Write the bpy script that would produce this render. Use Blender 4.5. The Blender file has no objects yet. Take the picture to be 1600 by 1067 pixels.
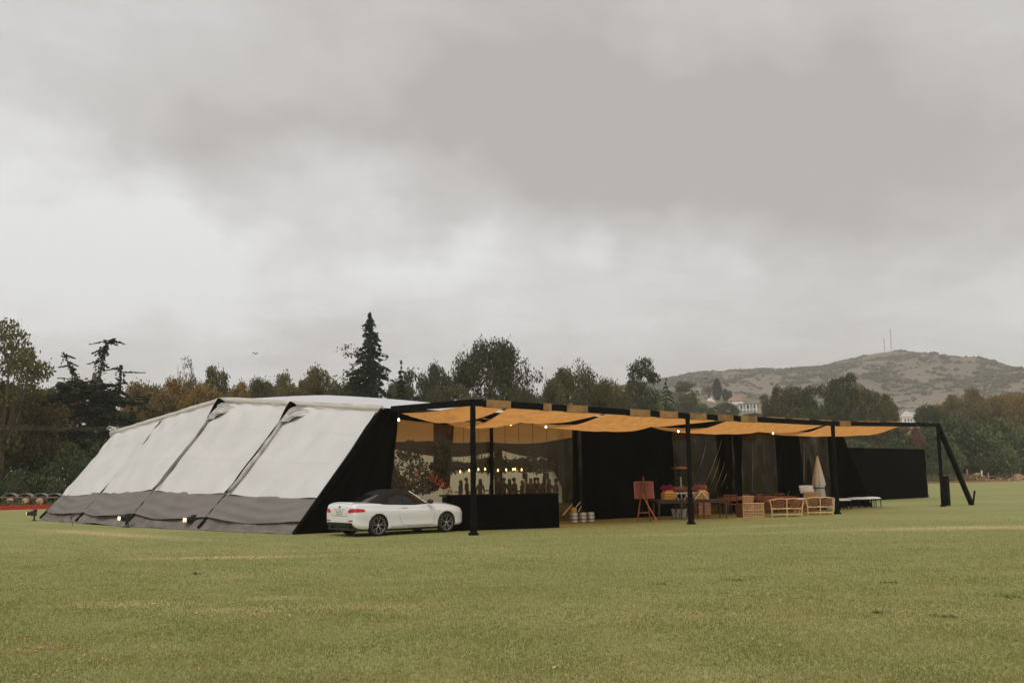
import bpy, bmesh, math, random
import numpy as np
from mathutils import Vector, Matrix
from mathutils.bvhtree import BVHTree

# ------------------------------------------------------------------ camera, sky, sun, exposure
scene = bpy.context.scene
COL = scene.collection
EYE = 1.75
PITCH = math.atan((746 - 533.5) / 1556.0)
ROLL = 0.012
cam_data = bpy.data.cameras.new('camera')
cam_data.lens = 35.0
cam_data.sensor_width = 36.0
cam_data.clip_start = 0.1
cam_data.clip_end = 9000
cam = bpy.data.objects.new('camera', cam_data)
COL.objects.link(cam)
cam.location = (0, 0, EYE)
cam.rotation_euler = (Matrix.Rotation(math.pi / 2 + PITCH, 3, 'X') @ Matrix.Rotation(-ROLL, 3, 'Z')).to_euler()
scene.camera = cam

SUN_EL, SUN_AZ = math.radians(52), math.radians(188)      # azimuth clockwise from +Y: behind the camera
world = bpy.data.worlds.new('World')
scene.world = world
world.use_nodes = True
wn, wl = world.node_tree.nodes, world.node_tree.links
wn.clear()


def wnode(t, **kw):
    n = wn.new(t)
    for k, v in kw.items():
        setattr(n, k, v)
    return n


def wmath(op, a, b=None, clamp=False):
    n = wnode('ShaderNodeMath', operation=op)
    n.use_clamp = clamp
    for i, v in enumerate((a, b)):
        if v is None:
            continue
        if isinstance(v, (int, float)):
            n.inputs[i].default_value = v
        else:
            wl.new(v, n.inputs[i])
    return n.outputs[0]


sky = wnode('ShaderNodeTexSky', sky_type='NISHITA')
sky.sun_disc = False
sky.sun_elevation = SUN_EL
sky.sun_rotation = SUN_AZ
tc = wnode('ShaderNodeTexCoord')
sep = wnode('ShaderNodeSeparateXYZ')
wl.new(tc.outputs['Generated'], sep.inputs[0])
zc = wmath('ADD', wmath('MAXIMUM', sep.outputs[2], 0.0), 0.16)
comb = wnode('ShaderNodeCombineXYZ')                       # cloud deck: direction cast onto a level sheet
wl.new(wmath('DIVIDE', sep.outputs[0], zc), comb.inputs[0])
wl.new(wmath('DIVIDE', sep.outputs[1], zc), comb.inputs[1])


def wnoise(scale, detail, rough, off, dist=0.0):
    mp = wnode('ShaderNodeMapping')
    mp.inputs['Location'].default_value = off
    wl.new(comb.outputs[0], mp.inputs[0])
    n = wnode('ShaderNodeTexNoise')
    n.inputs['Scale'].default_value = scale
    n.inputs['Detail'].default_value = detail
    n.inputs['Roughness'].default_value = rough
    n.inputs['Distortion'].default_value = dist
    wl.new(mp.outputs[0], n.inputs['Vector'])
    return n.outputs[0]


_wz = wnode('ShaderNodeTexNoise')                          # uneven cloud outlines
_wz.inputs['Scale'].default_value = 7.0
_wz.inputs['Detail'].default_value = 5
_wz.inputs['Roughness'].default_value = .55
wl.new(tc.outputs['Generated'], _wz.inputs['Vector'])
_ws = wnode('ShaderNodeVectorMath', operation='SUBTRACT')
wl.new(_wz.outputs['Color'], _ws.inputs[0])
_ws.inputs[1].default_value = (.5, .5, .5)
_wm = wnode('ShaderNodeVectorMath', operation='SCALE')
wl.new(_ws.outputs[0], _wm.inputs[0])
_wm.inputs['Scale'].default_value = .20
_wa = wnode('ShaderNodeVectorMath', operation='ADD')
wl.new(tc.outputs['Generated'], _wa.inputs[0])
wl.new(_wm.outputs[0], _wa.inputs[1])
_wf = wnode('ShaderNodeVectorMath', operation='MULTIPLY')   # cloud masses lie flat
wl.new(_wa.outputs[0], _wf.inputs[0])
_wf.inputs[1].default_value = (1, 1, 1.9)


def wblob(px, py, rad, amount):
    """soft patch of thicker or thinner cloud around one direction of the sky"""
    v = (Matrix.Rotation(math.pi / 2 + PITCH, 3, 'X') @ Matrix.Rotation(-ROLL, 3, 'Z')) @ Vector((px - 800, 533.5 - py, -1556))
    v.normalize()
    n = wnode('ShaderNodeVectorMath', operation='DISTANCE')
    wl.new(_wf.outputs[0], n.inputs[0])
    n.inputs[1].default_value = (v.x, v.y, v.z * 1.9)
    m = wnode('ShaderNodeMapRange', interpolation_type='SMOOTHERSTEP')
    wl.new(n.outputs['Value'], m.inputs['Value'])
    m.inputs['From Min'].default_value = 0.0
    m.inputs['From Max'].default_value = rad
    m.inputs['To Min'].default_value = amount
    m.inputs['To Max'].default_value = 0.0
    return m.outputs[0]


cl = wmath('ADD', wmath('MULTIPLY', wnoise(0.75, 4, 0.5, (3.1, 1.7, 0.4), 0.35), 0.55),
           wmath('ADD', wmath('MULTIPLY', wnoise(2.6, 6, 0.6, (8.3, 2.9, 1.4), 0.5), 0.30), wmath('MULTIPLY', wnoise(7.5, 6, 0.6, (1.3, 5.9, 2.4), 0.8), 0.15)))
for b in ((100, 400, .30, .20), (330, 440, .16, .12), (505, 285, .16, .24), (20, 250, .22, .10), (820, 430, .28, .19), (660, 440, .16, .10), (1140, 425, .22, .14), (1580, 470, .24, .12),
          (1000, 280, .34, -.20), (1350, 270, .42, -.22), (700, 260, .26, -.14), (400, 250, .18, -.14), (420, 360, .14, -.12), (620, 370, .12, -.06), (1000, 60, .5, -.08), (150, 60, .4, .02), (700, 560, .5, .02), (520, 130, .30, -.14), (330, 230, .20, -.10), (750, 60, .3, -.08)):
    cl = wmath('ADD', cl, wblob(*b))
ramp = wnode('ShaderNodeValToRGB')
wl.new(cl, ramp.inputs[0])
e = ramp.color_ramp.elements
e[0].position, e[0].color = 0.20, (0.395, 0.370, 0.350, 1)
e[1].position, e[1].color = 0.76, (0.74, 0.74, 0.735, 1)
k = ramp.color_ramp.elements.new(0.47)
k.color = (0.525, 0.508, 0.492, 1)
mixs = wnode('ShaderNodeMix', data_type='RGBA')
mixs.inputs[0].default_value = 0.93                        # overcast: a little blue sky through thin cloud
skm = wnode('ShaderNodeMix', data_type='RGBA', blend_type='MULTIPLY')
skm.inputs[0].default_value = 1.0
skm.inputs[7].default_value = (0.1, 0.1, 0.1, 1)
wl.new(sky.outputs[0], skm.inputs[6])
wl.new(skm.outputs[2], mixs.inputs[6])
wl.new(ramp.outputs[0], mixs.inputs[7])
bg = wnode('ShaderNodeBackground')
bg.inputs['Strength'].default_value = 1.0
wl.new(mixs.outputs[2], bg.inputs['Color'])
wo = wnode('ShaderNodeOutputWorld')
wl.new(bg.outputs[0], wo.inputs['Surface'])

sun_data = bpy.data.lights.new('sun', 'SUN')
sun_data.energy = 1.5
sun_data.angle = math.radians(35)
sun_data.color = (1.0, 0.965, 0.92)
sun = bpy.data.objects.new('sun', sun_data)
COL.objects.link(sun)
sdir = Vector((math.sin(SUN_AZ) * math.cos(SUN_EL), math.cos(SUN_AZ) * math.cos(SUN_EL), math.sin(SUN_EL)))
sun.rotation_euler = sdir.to_track_quat('Z', 'Y').to_euler()

vs = scene.view_settings
vs.view_transform = 'Standard'
vs.look = 'None'
vs.exposure = 0.32
vs.gamma = 1.0
vs.use_curve_mapping = False
scene.cycles.use_denoising = True
scene.cycles.max_bounces = 6
scene.cycles.transparent_max_bounces = 16
scene.cycles.volume_bounces = 1

# ------------------------------------------------------------------ helpers
RNG = np.random.default_rng(7)
random.seed(7)
_C = cam.rotation_euler.to_matrix()


def gp(px, py, z=0.0):
    """world point at height z seen at a place in the photograph (1600 x 1067)"""
    d = _C @ Vector((px - 800, 533.5 - py, -1556))
    t = (z - EYE) / d.z
    return Vector((d.x * t, d.y * t, z))


def at(px, py, Y):
    d = _C @ Vector((px - 800, 533.5 - py, -1556))
    return Vector((0, 0, EYE)) + d * (Y / d.y)


def proj(P):
    v = _C.transposed() @ (Vector(P) - Vector((0, 0, EYE)))
    return 800 - 1556 * v.x / v.z, 533.5 + 1556 * v.y / v.z


def smooth01(t):
    t = np.clip(t, 0, 1)
    return t * t * (3 - 2 * t)


class MB:
    """collects shapes; build() links them as one mesh object"""

    def __init__(self):
        self.v, self.f, self.m = [], [], []

    def add(self, vs_, fs_, mi=0):
        o = len(self.v)
        self.v.extend([tuple(p) for p in vs_])
        self.f.extend([tuple(i + o for i in f) for f in fs_])
        self.m.extend([mi] * len(fs_))
        return self

    def box(self, c, s, rz=0.0, mi=0, rx=0.0, ry=0.0):
        R = Matrix.Rotation(rz, 3, 'Z') @ Matrix.Rotation(ry, 3, 'Y') @ Matrix.Rotation(rx, 3, 'X')
        c = Vector(c)
        P = [c + R @ Vector((x * s[0] / 2, y * s[1] / 2, z * s[2] / 2)) for z in (-1, 1) for y in (-1, 1) for x in (-1, 1)]
        return self.add(P, [(0, 2, 3, 1), (4, 5, 7, 6), (0, 1, 5, 4), (2, 6, 7, 3), (0, 4, 6, 2), (1, 3, 7, 5)], mi)

    def bar(self, a, b, w, h, mi=0, up=(0, 0, 1)):
        """rectangular bar between two points"""
        a, b = Vector(a), Vector(b)
        d = (b - a).normalized()
        s = d.cross(Vector(up))
        if s.length < 1e-4:
            s = d.cross(Vector((1, 0, 0)))
        s.normalize()
        t = s.cross(d)
        P = [p + s * (x * w / 2) + t * (y * h / 2) for p in (a, b) for x, y in ((-1, -1), (1, -1), (1, 1), (-1, 1))]
        return self.add(P, [(0, 1, 2, 3), (7, 6, 5, 4), (0, 4, 5, 1), (1, 5, 6, 2), (2, 6, 7, 3), (3, 7, 4, 0)], mi)

    def tube(self, pts, r, n=8, mi=0, caps=True):
        pts = [Vector(p) for p in pts]
        rs = r if isinstance(r, (list, tuple)) else [r] * len(pts)
        V, Fs = [], []
        ref = None
        for i, p in enumerate(pts):
            d = (pts[min(i + 1, len(pts) - 1)] - pts[max(i - 1, 0)]).normalized()
            if ref is None or abs(ref.dot(d)) > .95:
                ref = Vector((0, 0, 1)) if abs(d.z) < .9 else Vector((1, 0, 0))
            s = d.cross(ref).normalized()
            t = s.cross(d).normalized()
            for k_ in range(n):
                a = 2 * math.pi * k_ / n
                V.append(p + (s * math.cos(a) + t * math.sin(a)) * rs[i])
        for i in range(len(pts) - 1):
            for k_ in range(n):
                Fs.append((i * n + k_, i * n + (k_ + 1) % n, (i + 1) * n + (k_ + 1) % n, (i + 1) * n + k_))
        if caps:
            Fs.append(tuple(range(n - 1, -1, -1)))
            Fs.append(tuple((len(pts) - 1) * n + k_ for k_ in range(n)))
        return self.add(V, Fs, mi)

    def lathe(self, prof, n=16, c=(0, 0, 0), M=None, mi=0, caps=True):
        V, Fs = [], []
        for r, z in prof:
            for k_ in range(n):
                a = 2 * math.pi * k_ / n
                p = Vector((r * math.cos(a), r * math.sin(a), z))
                V.append(Vector(c) + ((M @ p) if M else p))
        for i in range(len(prof) - 1):
            for k_ in range(n):
                Fs.append((i * n + k_, i * n + (k_ + 1) % n, (i + 1) * n + (k_ + 1) % n, (i + 1) * n + k_))
        if caps:
            Fs.append(tuple(range(n - 1, -1, -1)))
            Fs.append(tuple((len(prof) - 1) * n + k_ for k_ in range(n)))
        return self.add(V, Fs, mi)

    def grid(self, fn, nu, nv, mi=0):
        V = [fn(i / nu, j / nv) for j in range(nv + 1) for i in range(nu + 1)]
        Fs = [(j * (nu + 1) + i, j * (nu + 1) + i + 1, (j + 1) * (nu + 1) + i + 1, (j + 1) * (nu + 1) + i)
              for j in range(nv) for i in range(nu)]
        return self.add(V, Fs, mi)

    def build(self, name, mat, parent=None, loc=None, smooth=False, world_space=False, solid=0.0):
        V = self.v
        if world_space and parent is not None:
            o = parent.location
            V = [(p[0] - o.x, p[1] - o.y, p[2] - o.z) for p in V]
        me = bpy.data.meshes.new(name)
        me.from_pydata([tuple(p) for p in V], [], self.f)
        return finish(name, me, mat, parent, loc, smooth, self.m, solid)


def finish(name, me, mat, parent=None, loc=None, smooth=False, mi=None, solid=0.0):
    mats = mat if isinstance(mat, (list, tuple)) else [mat]
    for m in mats:
        me.materials.append(m)
    if mi is not None and len(mats) > 1:
        me.polygons.foreach_set('material_index', np.array(mi, dtype=np.int32))
    if smooth:
        me.polygons.foreach_set('use_smooth', np.ones(len(me.polygons), dtype=bool))
    me.update()
    ob = bpy.data.objects.new(name, me)
    COL.objects.link(ob)
    if parent is not None:
        ob.parent = parent
    if loc is not None:
        ob.location = loc
    if solid:
        md = ob.modifiers.new('solidify', 'SOLIDIFY')
        md.thickness = solid
        md.offset = 0
    return ob


def tag(o, label=None, cat=None, group=None, kind=None):
    if label:
        o['label'] = label
    if cat:
        o['category'] = cat
    if group:
        o['group'] = group
    if kind:
        o['kind'] = kind
    return o


def thing(name, label, cat, loc=(0, 0, 0), rz=0.0, group=None, scale=None):
    o = bpy.data.objects.new(name, None)
    o.empty_display_size = 0.2
    COL.objects.link(o)
    o.location = loc
    o.rotation_euler = (0, 0, rz)
    if scale is not None:
        o.scale = scale if isinstance(scale, (tuple, list)) else (scale,) * 3
    return tag(o, label, cat, group)


def tree_mesh(name, C_, S_, A_=None):
    """mesh of loose leaf triangles at centres C_ with sizes S_; A_ = preferred long axis or None"""
    n = len(C_)
    if A_ is None:
        a = RNG.normal(size=(n, 3))
    else:
        a = A_ + RNG.normal(size=(n, 3)) * .45
    a /= np.linalg.norm(a, axis=1)[:, None] + 1e-9
    b = np.cross(a, RNG.normal(size=(n, 3)))
    b /= np.linalg.norm(b, axis=1)[:, None] + 1e-9
    S = S_[:, None]
    V = np.empty((n, 4, 3))
    V[:, 0] = C_ - a * S * .5
    V[:, 1] = C_ + b * S * .26
    V[:, 2] = C_ + a * S * .5
    V[:, 3] = C_ - b * S * .26
    V = V.reshape(-1, 3).astype(np.float32)
    me = bpy.data.meshes.new(name)
    me.vertices.add(n * 4)
    me.vertices.foreach_set('co', V.ravel())
    me.loops.add(n * 4)
    me.loops.foreach_set('vertex_index', np.arange(n * 4, dtype=np.int32))
    me.polygons.add(n)
    me.polygons.foreach_set('loop_start', np.arange(n, dtype=np.int32) * 4)
    me.polygons.foreach_set('loop_total', np.full(n, 4, dtype=np.int32))
    me.update(calc_edges=True)
    return me


# ------------------------------------------------------------------ materials
def new_mat(name):
    m = bpy.data.materials.new(name)
    m.use_nodes = True
    m.node_tree.nodes.clear()
    return m, m.node_tree.nodes, m.node_tree.links


def rgb(c):
    return (c[0], c[1], c[2], 1)


def plain(name, c, rough=0.6, metal=0.0, var=0.12, scale=6.0, bump=0.0, spec=0.5, coat=0.0, stretch=None, emis=None, estr=0.0, c2=None,
          bscale=None):
    """principled surface with noise in its tone and, if asked, fine relief"""
    m, n, l = new_mat(name)
    out = n.new('ShaderNodeOutputMaterial')
    p = n.new('ShaderNodeBsdfPrincipled')
    l.new(p.outputs[0], out.inputs[0])
    p.inputs['Roughness'].default_value = rough
    p.inputs['Metallic'].default_value = metal
    p.inputs['Specular IOR Level'].default_value = spec
    p.inputs['Coat Weight'].default_value = coat
    t = n.new('ShaderNodeTexCoord')
    mp = n.new('ShaderNodeMapping')
    if stretch:
        mp.inputs['Scale'].default_value = stretch
    l.new(t.outputs['Object'], mp.inputs[0])
    nz = n.new('ShaderNodeTexNoise')
    nz.inputs['Scale'].default_value = scale
    nz.inputs['Detail'].default_value = 5
    l.new(mp.outputs[0], nz.inputs['Vector'])
    r = n.new('ShaderNodeValToRGB')
    l.new(nz.outputs[0], r.inputs[0])
    e_ = r.color_ramp.elements
    e_[0].position, e_[1].position = .3, .7
    if c2 is None:
        e_[0].color = rgb([x * (1 - var) for x in c])
        e_[1].color = rgb([min(1, x * (1 + var)) for x in c])
    else:
        e_[0].color, e_[1].color = rgb(c), rgb(c2)
    l.new(r.outputs[0], p.inputs['Base Color'])
    if bump:
        nb = nz
        if bscale:
            nb = n.new('ShaderNodeTexNoise')
            nb.inputs['Scale'].default_value = bscale
            nb.inputs['Detail'].default_value = 4
            l.new(mp.outputs[0], nb.inputs['Vector'])
        bp = n.new('ShaderNodeBump')
        bp.inputs['Strength'].default_value = bump
        bp.inputs['Distance'].default_value = .05
        l.new(nb.outputs[0], bp.inputs['Height'])
        l.new(bp.outputs[0], p.inputs['Normal'])
    if emis:
        p.inputs['Emission Color'].default_value = rgb(emis)
        p.inputs['Emission Strength'].default_value = estr
    return m


def cloth(name, c, trans=0.3, tc_=None, var=0.06, scale=1.5, stretch=None, bump=0.15, bscale=8.0):
    """woven sheet: diffuse with some light passing through"""
    m, n, l = new_mat(name)
    out = n.new('ShaderNodeOutputMaterial')
    d = n.new('ShaderNodeBsdfDiffuse')
    tr = n.new('ShaderNodeBsdfTranslucent')
    mx = n.new('ShaderNodeMixShader')
    mx.inputs[0].default_value = trans
    l.new(d.outputs[0], mx.inputs[1])
    l.new(tr.outputs[0], mx.inputs[2])
    l.new(mx.outputs[0], out.inputs[0])
    t = n.new('ShaderNodeTexCoord')
    mp = n.new('ShaderNodeMapping')
    if stretch:
        mp.inputs['Scale'].default_value = stretch
    l.new(t.outputs['Object'], mp.inputs[0])
    nz = n.new('ShaderNodeTexNoise')
    nz.inputs['Scale'].default_value = scale
    nz.inputs['Detail'].default_value = 6
    l.new(mp.outputs[0], nz.inputs['Vector'])
    r = n.new('ShaderNodeValToRGB')
    r.color_ramp.elements[0].position, r.color_ramp.elements[1].position = .3, .7
    r.color_ramp.elements[0].color = rgb([x * (1 - var) for x in c])
    r.color_ramp.elements[1].color = rgb([x * (1 + var) for x in c])
    l.new(nz.outputs[0], r.inputs[0])
    l.new(r.outputs[0], d.inputs[0])
    if tc_:
        tr.inputs[0].default_value = rgb(tc_)
    else:
        bc = n.new('ShaderNodeMix')
        bc.data_type, bc.blend_type = 'RGBA', 'MULTIPLY'
        bc.inputs[0].default_value = 1.0
        bc.inputs[7].default_value = (1.45, 1.45, 1.45, 1) if trans > .4 else (1, 1, 1, 1)
        l.new(r.outputs[0], bc.inputs[6])
        l.new(bc.outputs[2], tr.inputs[0])
    if bump:
        nb = n.new('ShaderNodeTexNoise')
        nb.inputs['Scale'].default_value = bscale
        nb.inputs['Detail'].default_value = 3
        l.new(mp.outputs[0], nb.inputs['Vector'])
        bp = n.new('ShaderNodeBump')
        bp.inputs['Strength'].default_value = bump
        bp.inputs['Distance'].default_value = .04
        l.new(nb.outputs[0], bp.inputs['Height'])
        l.new(bp.outputs[0], d.inputs['Normal'])
    return m


def leaf_mat(name, c, c2, scale=.35, jitter=.35, trans=.25):
    """leaves: two tones in patches, every leaf a little different, some light through the blade"""
    m, n, l = new_mat(name)
    out = n.new('ShaderNodeOutputMaterial')
    d = n.new('ShaderNodeBsdfDiffuse')
    tr = n.new('ShaderNodeBsdfTranslucent')
    mx = n.new('ShaderNodeMixShader')
    mx.inputs[0].default_value = trans
    l.new(d.outputs[0], mx.inputs[1])
    l.new(tr.outputs[0], mx.inputs[2])
    l.new(mx.outputs[0], out.inputs[0])
    t = n.new('ShaderNodeTexCoord')
    oi = n.new('ShaderNodeObjectInfo')
    va = n.new('ShaderNodeVectorMath')
    va.operation = 'ADD'
    l.new(t.outputs['Object'], va.inputs[0])
    cb = n.new('ShaderNodeCombineXYZ')
    mu = n.new('ShaderNodeMath')
    mu.operation = 'MULTIPLY'
    mu.inputs[1].default_value = 53.0
    l.new(oi.outputs['Random'], mu.inputs[0])
    l.new(mu.outputs[0], cb.inputs[0])
    l.new(cb.outputs[0], va.inputs[1])
    nz = n.new('ShaderNodeTexNoise')
    nz.inputs['Scale'].default_value = scale
    nz.inputs['Detail'].default_value = 3
    l.new(va.outputs[0], nz.inputs['Vector'])
    r = n.new('ShaderNodeValToRGB')
    r.color_ramp.elements[0].position, r.color_ramp.elements[1].position = .38, .64
    r.color_ramp.elements[0].color, r.color_ramp.elements[1].color = rgb(c), rgb(c2)
    l.new(nz.outputs[0], r.inputs[0])
    ge = n.new('ShaderNodeNewGeometry')
    mr = n.new('ShaderNodeMapRange')
    mr.inputs['To Min'].default_value = 1 - jitter
    mr.inputs['To Max'].default_value = 1 + jitter
    l.new(ge.outputs['Random Per Island'], mr.inputs['Value'])
    mo = n.new('ShaderNodeMapRange')
    mo.inputs['To Min'].default_value = .78
    mo.inputs['To Max'].default_value = 1.32
    l.new(oi.outputs['Random'], mo.inputs['Value'])
    mm_ = n.new('ShaderNodeMath')
    mm_.operation = 'MULTIPLY'
    l.new(mr.outputs[0], mm_.inputs[0])
    l.new(mo.outputs[0], mm_.inputs[1])
    hs = n.new('ShaderNodeHueSaturation')
    l.new(mm_.outputs[0], hs.inputs['Value'])
    l.new(r.outputs[0], hs.inputs['Color'])
    l.new(hs.outputs[0], d.inputs[0])
    l.new(hs.outputs[0], tr.inputs[0])
    return m


def pvc_mat(name, tint, haze, streak):
    """clear plastic sheet: see-through, glossy, with cloudy scuffs and creases"""
    m, n, l = new_mat(name)
    out = n.new('ShaderNodeOutputMaterial')
    tr = n.new('ShaderNodeBsdfTransparent')
    tr.inputs[0].default_value = rgb(tint)
    gl = n.new('ShaderNodeBsdfGlossy')
    gl.inputs['Roughness'].default_value = .06
    gl.inputs[0].default_value = (.9, .80, .60, 1)
    df = n.new('ShaderNodeBsdfTranslucent')
    df.inputs[0].default_value = (.60, .50, .34, 1)
    dd = n.new('ShaderNodeBsdfDiffuse')
    dd.inputs[0].default_value = (.60, .50, .34, 1)
    t = n.new('ShaderNodeTexCoord')
    mp = n.new('ShaderNodeMapping')
    mp.inputs['Scale'].default_value = (1.2, 1.2, .25)
    l.new(t.outputs['Object'], mp.inputs[0])
    nz = n.new('ShaderNodeTexNoise')
    nz.inputs['Scale'].default_value = 2.2
    nz.inputs['Detail'].default_value = 6
    nz.inputs['Distortion'].default_value = .8
    l.new(mp.outputs[0], nz.inputs['Vector'])
    bp = n.new('ShaderNodeBump')
    bp.inputs['Strength'].default_value = .35
    bp.inputs['Distance'].default_value = .06
    l.new(nz.outputs[0], bp.inputs['Height'])
    l.new(bp.outputs[0], gl.inputs['Normal'])
    fr = n.new('ShaderNodeFresnel')
    fr.inputs['IOR'].default_value = 1.5
    l.new(bp.outputs[0], fr.inputs['Normal'])
    fm = n.new('ShaderNodeMath')
    fm.operation = 'MULTIPLY_ADD'
    fm.inputs[1].default_value = .75
    fm.inputs[2].default_value = 0.0
    fm.use_clamp = True
    l.new(fr.outputs[0], fm.inputs[0])
    # scuffs
    mp2 = n.new('ShaderNodeMapping')
    mp2.inputs['Rotation'].default_value = (0, .5, .3)
    mp2.inputs['Scale'].default_value = (9, 9, .8)
    l.new(t.outputs['Object'], mp2.inputs[0])
    n2 = n.new('ShaderNodeTexNoise')
    n2.inputs['Scale'].default_value = 1.4
    n2.inputs['Detail'].default_value = 4
    l.new(mp2.outputs[0], n2.inputs['Vector'])
    mr = n.new('ShaderNodeMapRange')
    mr.inputs['From Min'].default_value = .58
    mr.inputs['From Max'].default_value = .74
    mr.inputs['To Min'].default_value = haze
    mr.inputs['To Max'].default_value = haze + streak
    l.new(n2.outputs[0], mr.inputs['Value'])
    m0 = n.new('ShaderNodeMixShader')
    m0.inputs[0].default_value = .5
    l.new(dd.outputs[0], m0.inputs[1])
    l.new(df.outputs[0], m0.inputs[2])
    m1 = n.new('ShaderNodeMixShader')
    l.new(mr.outputs[0], m1.inputs[0])
    l.new(tr.outputs[0], m1.inputs[1])
    l.new(m0.outputs[0], m1.inputs[2])
    m2 = n.new('ShaderNodeMixShader')
    l.new(fm.outputs[0], m2.inputs[0])
    l.new(m1.outputs[0], m2.inputs[1])
    l.new(gl.outputs[0], m2.inputs[2])
    l.new(m2.outputs[0], out.inputs[0])
    return m


def lawn_mat():
    m, n, l = new_mat('lawn')
    out = n.new('ShaderNodeOutputMaterial')
    p = n.new('ShaderNodeBsdfPrincipled')
    p.inputs['Roughness'].default_value = .9
    p.inputs['Specular IOR Level'].default_value = .15
    l.new(p.outputs[0], out.inputs[0])
    t = n.new('ShaderNodeTexCoord')

    def noise(scale, detail, stretch, off=(0, 0, 0), rot=0.0):
        mp = n.new('ShaderNodeMapping')
        mp.inputs['Scale'].default_value = stretch
        mp.inputs['Location'].default_value = off
        mp.inputs['Rotation'].default_value = (0, 0, rot)
        l.new(t.outputs['Object'], mp.inputs[0])
        z = n.new('ShaderNodeTexNoise')
        z.inputs['Scale'].default_value = scale
        z.inputs['Detail'].default_value = detail
        z.inputs['Roughness'].default_value = .6
        l.new(mp.outputs[0], z.inputs['Vector'])
        return z.outputs[0]

    def ramp_(src, a, b, ca, cb):
        r = n.new('ShaderNodeValToRGB')
        r.color_ramp.elements[0].position, r.color_ramp.elements[1].position = a, b
        r.color_ramp.elements[0].color, r.color_ramp.elements[1].color = rgb(ca), rgb(cb)
        l.new(src, r.inputs[0])
        return r.outputs[0]

    def mix(f, a, b):
        x = n.new('ShaderNodeMix')
        x.data_type = 'RGBA'
        for i, v in ((0, f), (6, a), (7, b)):
            if isinstance(v, (int, float)):
                x.inputs[i].default_value = v
            elif isinstance(v, tuple):
                x.inputs[i].default_value = rgb(v)
            else:
                l.new(v, x.inputs[i])
        return x.outputs[2]

    def rng(src, a, b, lo, hi):
        r = n.new('ShaderNodeMapRange')
        r.inputs['From Min'].default_value, r.inputs['From Max'].default_value = a, b
        r.inputs['To Min'].default_value, r.inputs['To Max'].default_value = lo, hi
        l.new(src, r.inputs['Value'])
        return r.outputs[0]

    c = ramp_(noise(.35, 6, (.6, 1, 1), (4, 2, 0)), .3, .7, LAWN_A, LAWN_B)
    c = mix(rng(noise(.13, 4, (.45, 1.5, 1), (9, 5, 0)), .50, .72, 0, .75), c, LAWN_DRY)     # dry bands
    c = mix(rng(noise(1.1, 6, (.8, 1.3, 1), (1, 8, 0)), .56, .76, 0, .7), c, LAWN_DRY)       # small worn spots
    # worn tan ground: wide patches by the shelter and along the tent
    for cx, cy, rx, ry, rot, amt in ((15.0, 32.2, 8.0, 1.6, .10, 1.0), (9.0, 35.0, 4, .8, .5, .4), (-14, 34.8, 9, 1.0, -.75, .85), (-3.0, 14.2, 3.0, .5, .1, .5), (6.0, 30.5, 7, .9, .12, .35), (1.8, 36.8, 1.8, .6, .5, .8),
                                     (-6.8, 23.5, 3.6, .7, .05, 1.0), (-5.5, 14.8, 2.0, .6, 0, .6), (-5.4, 9.2, .35, .2, 0, .9), (-3.5, 15.4, .8, .4, 0, .6)):
        mp = n.new('ShaderNodeMapping')
        mp.vector_type = 'TEXTURE'
        mp.inputs['Location'].default_value = (cx, cy, 0)
        mp.inputs['Rotation'].default_value = (0, 0, rot)
        mp.inputs['Scale'].default_value = (rx, ry, 1)
        l.new(t.outputs['Object'], mp.inputs[0])
        ln = n.new('ShaderNodeVectorMath')
        ln.operation = 'LENGTH'
        l.new(mp.outputs[0], ln.inputs[0])
        a_ = n.new('ShaderNodeMath')
        a_.operation = 'MULTIPLY_ADD'
        a_.inputs[1].default_value = .9
        l.new(noise(1.3, 6, (.6, 1.6, 1), (cx, cy, 0)), a_.inputs[0])
        l.new(ln.outputs['Value'], a_.inputs[2])
        c = mix(rng(a_.outputs[0], .55, 1.35, amt, 0), c, LAWN_TAN)
    c = mix(rng(noise(3.2, 6, (.7, 1.3, 1), (2, 3, 0)), .35, .68, .0, .35), c, (.17, .18, .06))
    fine = noise(26, 5, (1, 1, 1))
    c2 = mix(rng(fine, .3, .72, 0, 1), mix(.30, c, (.12, .12, .04)), c)
    l.new(c2, p.inputs['Base Color'])
    bp = n.new('ShaderNodeBump')
    bp.inputs['Strength'].default_value = .5
    bp.inputs['Distance'].default_value = .03
    l.new(noise(45, 3, (1, 1, 1)), bp.inputs['Height'])
    l.new(bp.outputs[0], p.inputs['Normal'])
    return m


LAWN_A, LAWN_B, LAWN_DRY, LAWN_TAN = (.250, .262, .092), (.315, .308, .120), (.42, .355, .155), (.62, .47, .235)
M = {}
M['lawn'] = lawn_mat()
M['ground'] = plain('dry_ground', (.16, .13, .07), .95, var=.3, scale=.08, c2=(.10, .11, .045))
M['foothill'] = plain('foothill_scrub', (.075, .085, .035), .95, scale=.045, c2=(.24, .165, .085))
M['hill'] = plain('hill_scrub', (.105, .090, .062), .95, scale=.012, c2=(.195, .143, .098))
M['euc'] = leaf_mat('eucalyptus_leaves', (.100, .094, .038), (.205, .138, .050))
M['euc_green'] = leaf_mat('eucalyptus_leaves_green', (.066, .072, .032), (.115, .104, .043))
M['euc_red'] = leaf_mat('eucalyptus_leaves_russet', (.145, .108, .036), (.29, .165, .052))
M['fir'] = leaf_mat('fir_needles', (.018, .032, .018), (.032, .045, .022), trans=.1)
M['cedar'] = leaf_mat('cedar_needles', (.020, .034, .024), (.045, .052, .026), trans=.1)
M['cypress'] = leaf_mat('cypress_needles', (.035, .048, .026), (.05, .055, .03), trans=.1)
M['bush'] = leaf_mat('shrub_leaves', (.060, .085, .034), (.10, .115, .046), scale=.9)
M['bush_pale'] = leaf_mat('pale_shrub_leaves', (.07, .085, .04), (.10, .10, .05), scale=.6)
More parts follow.
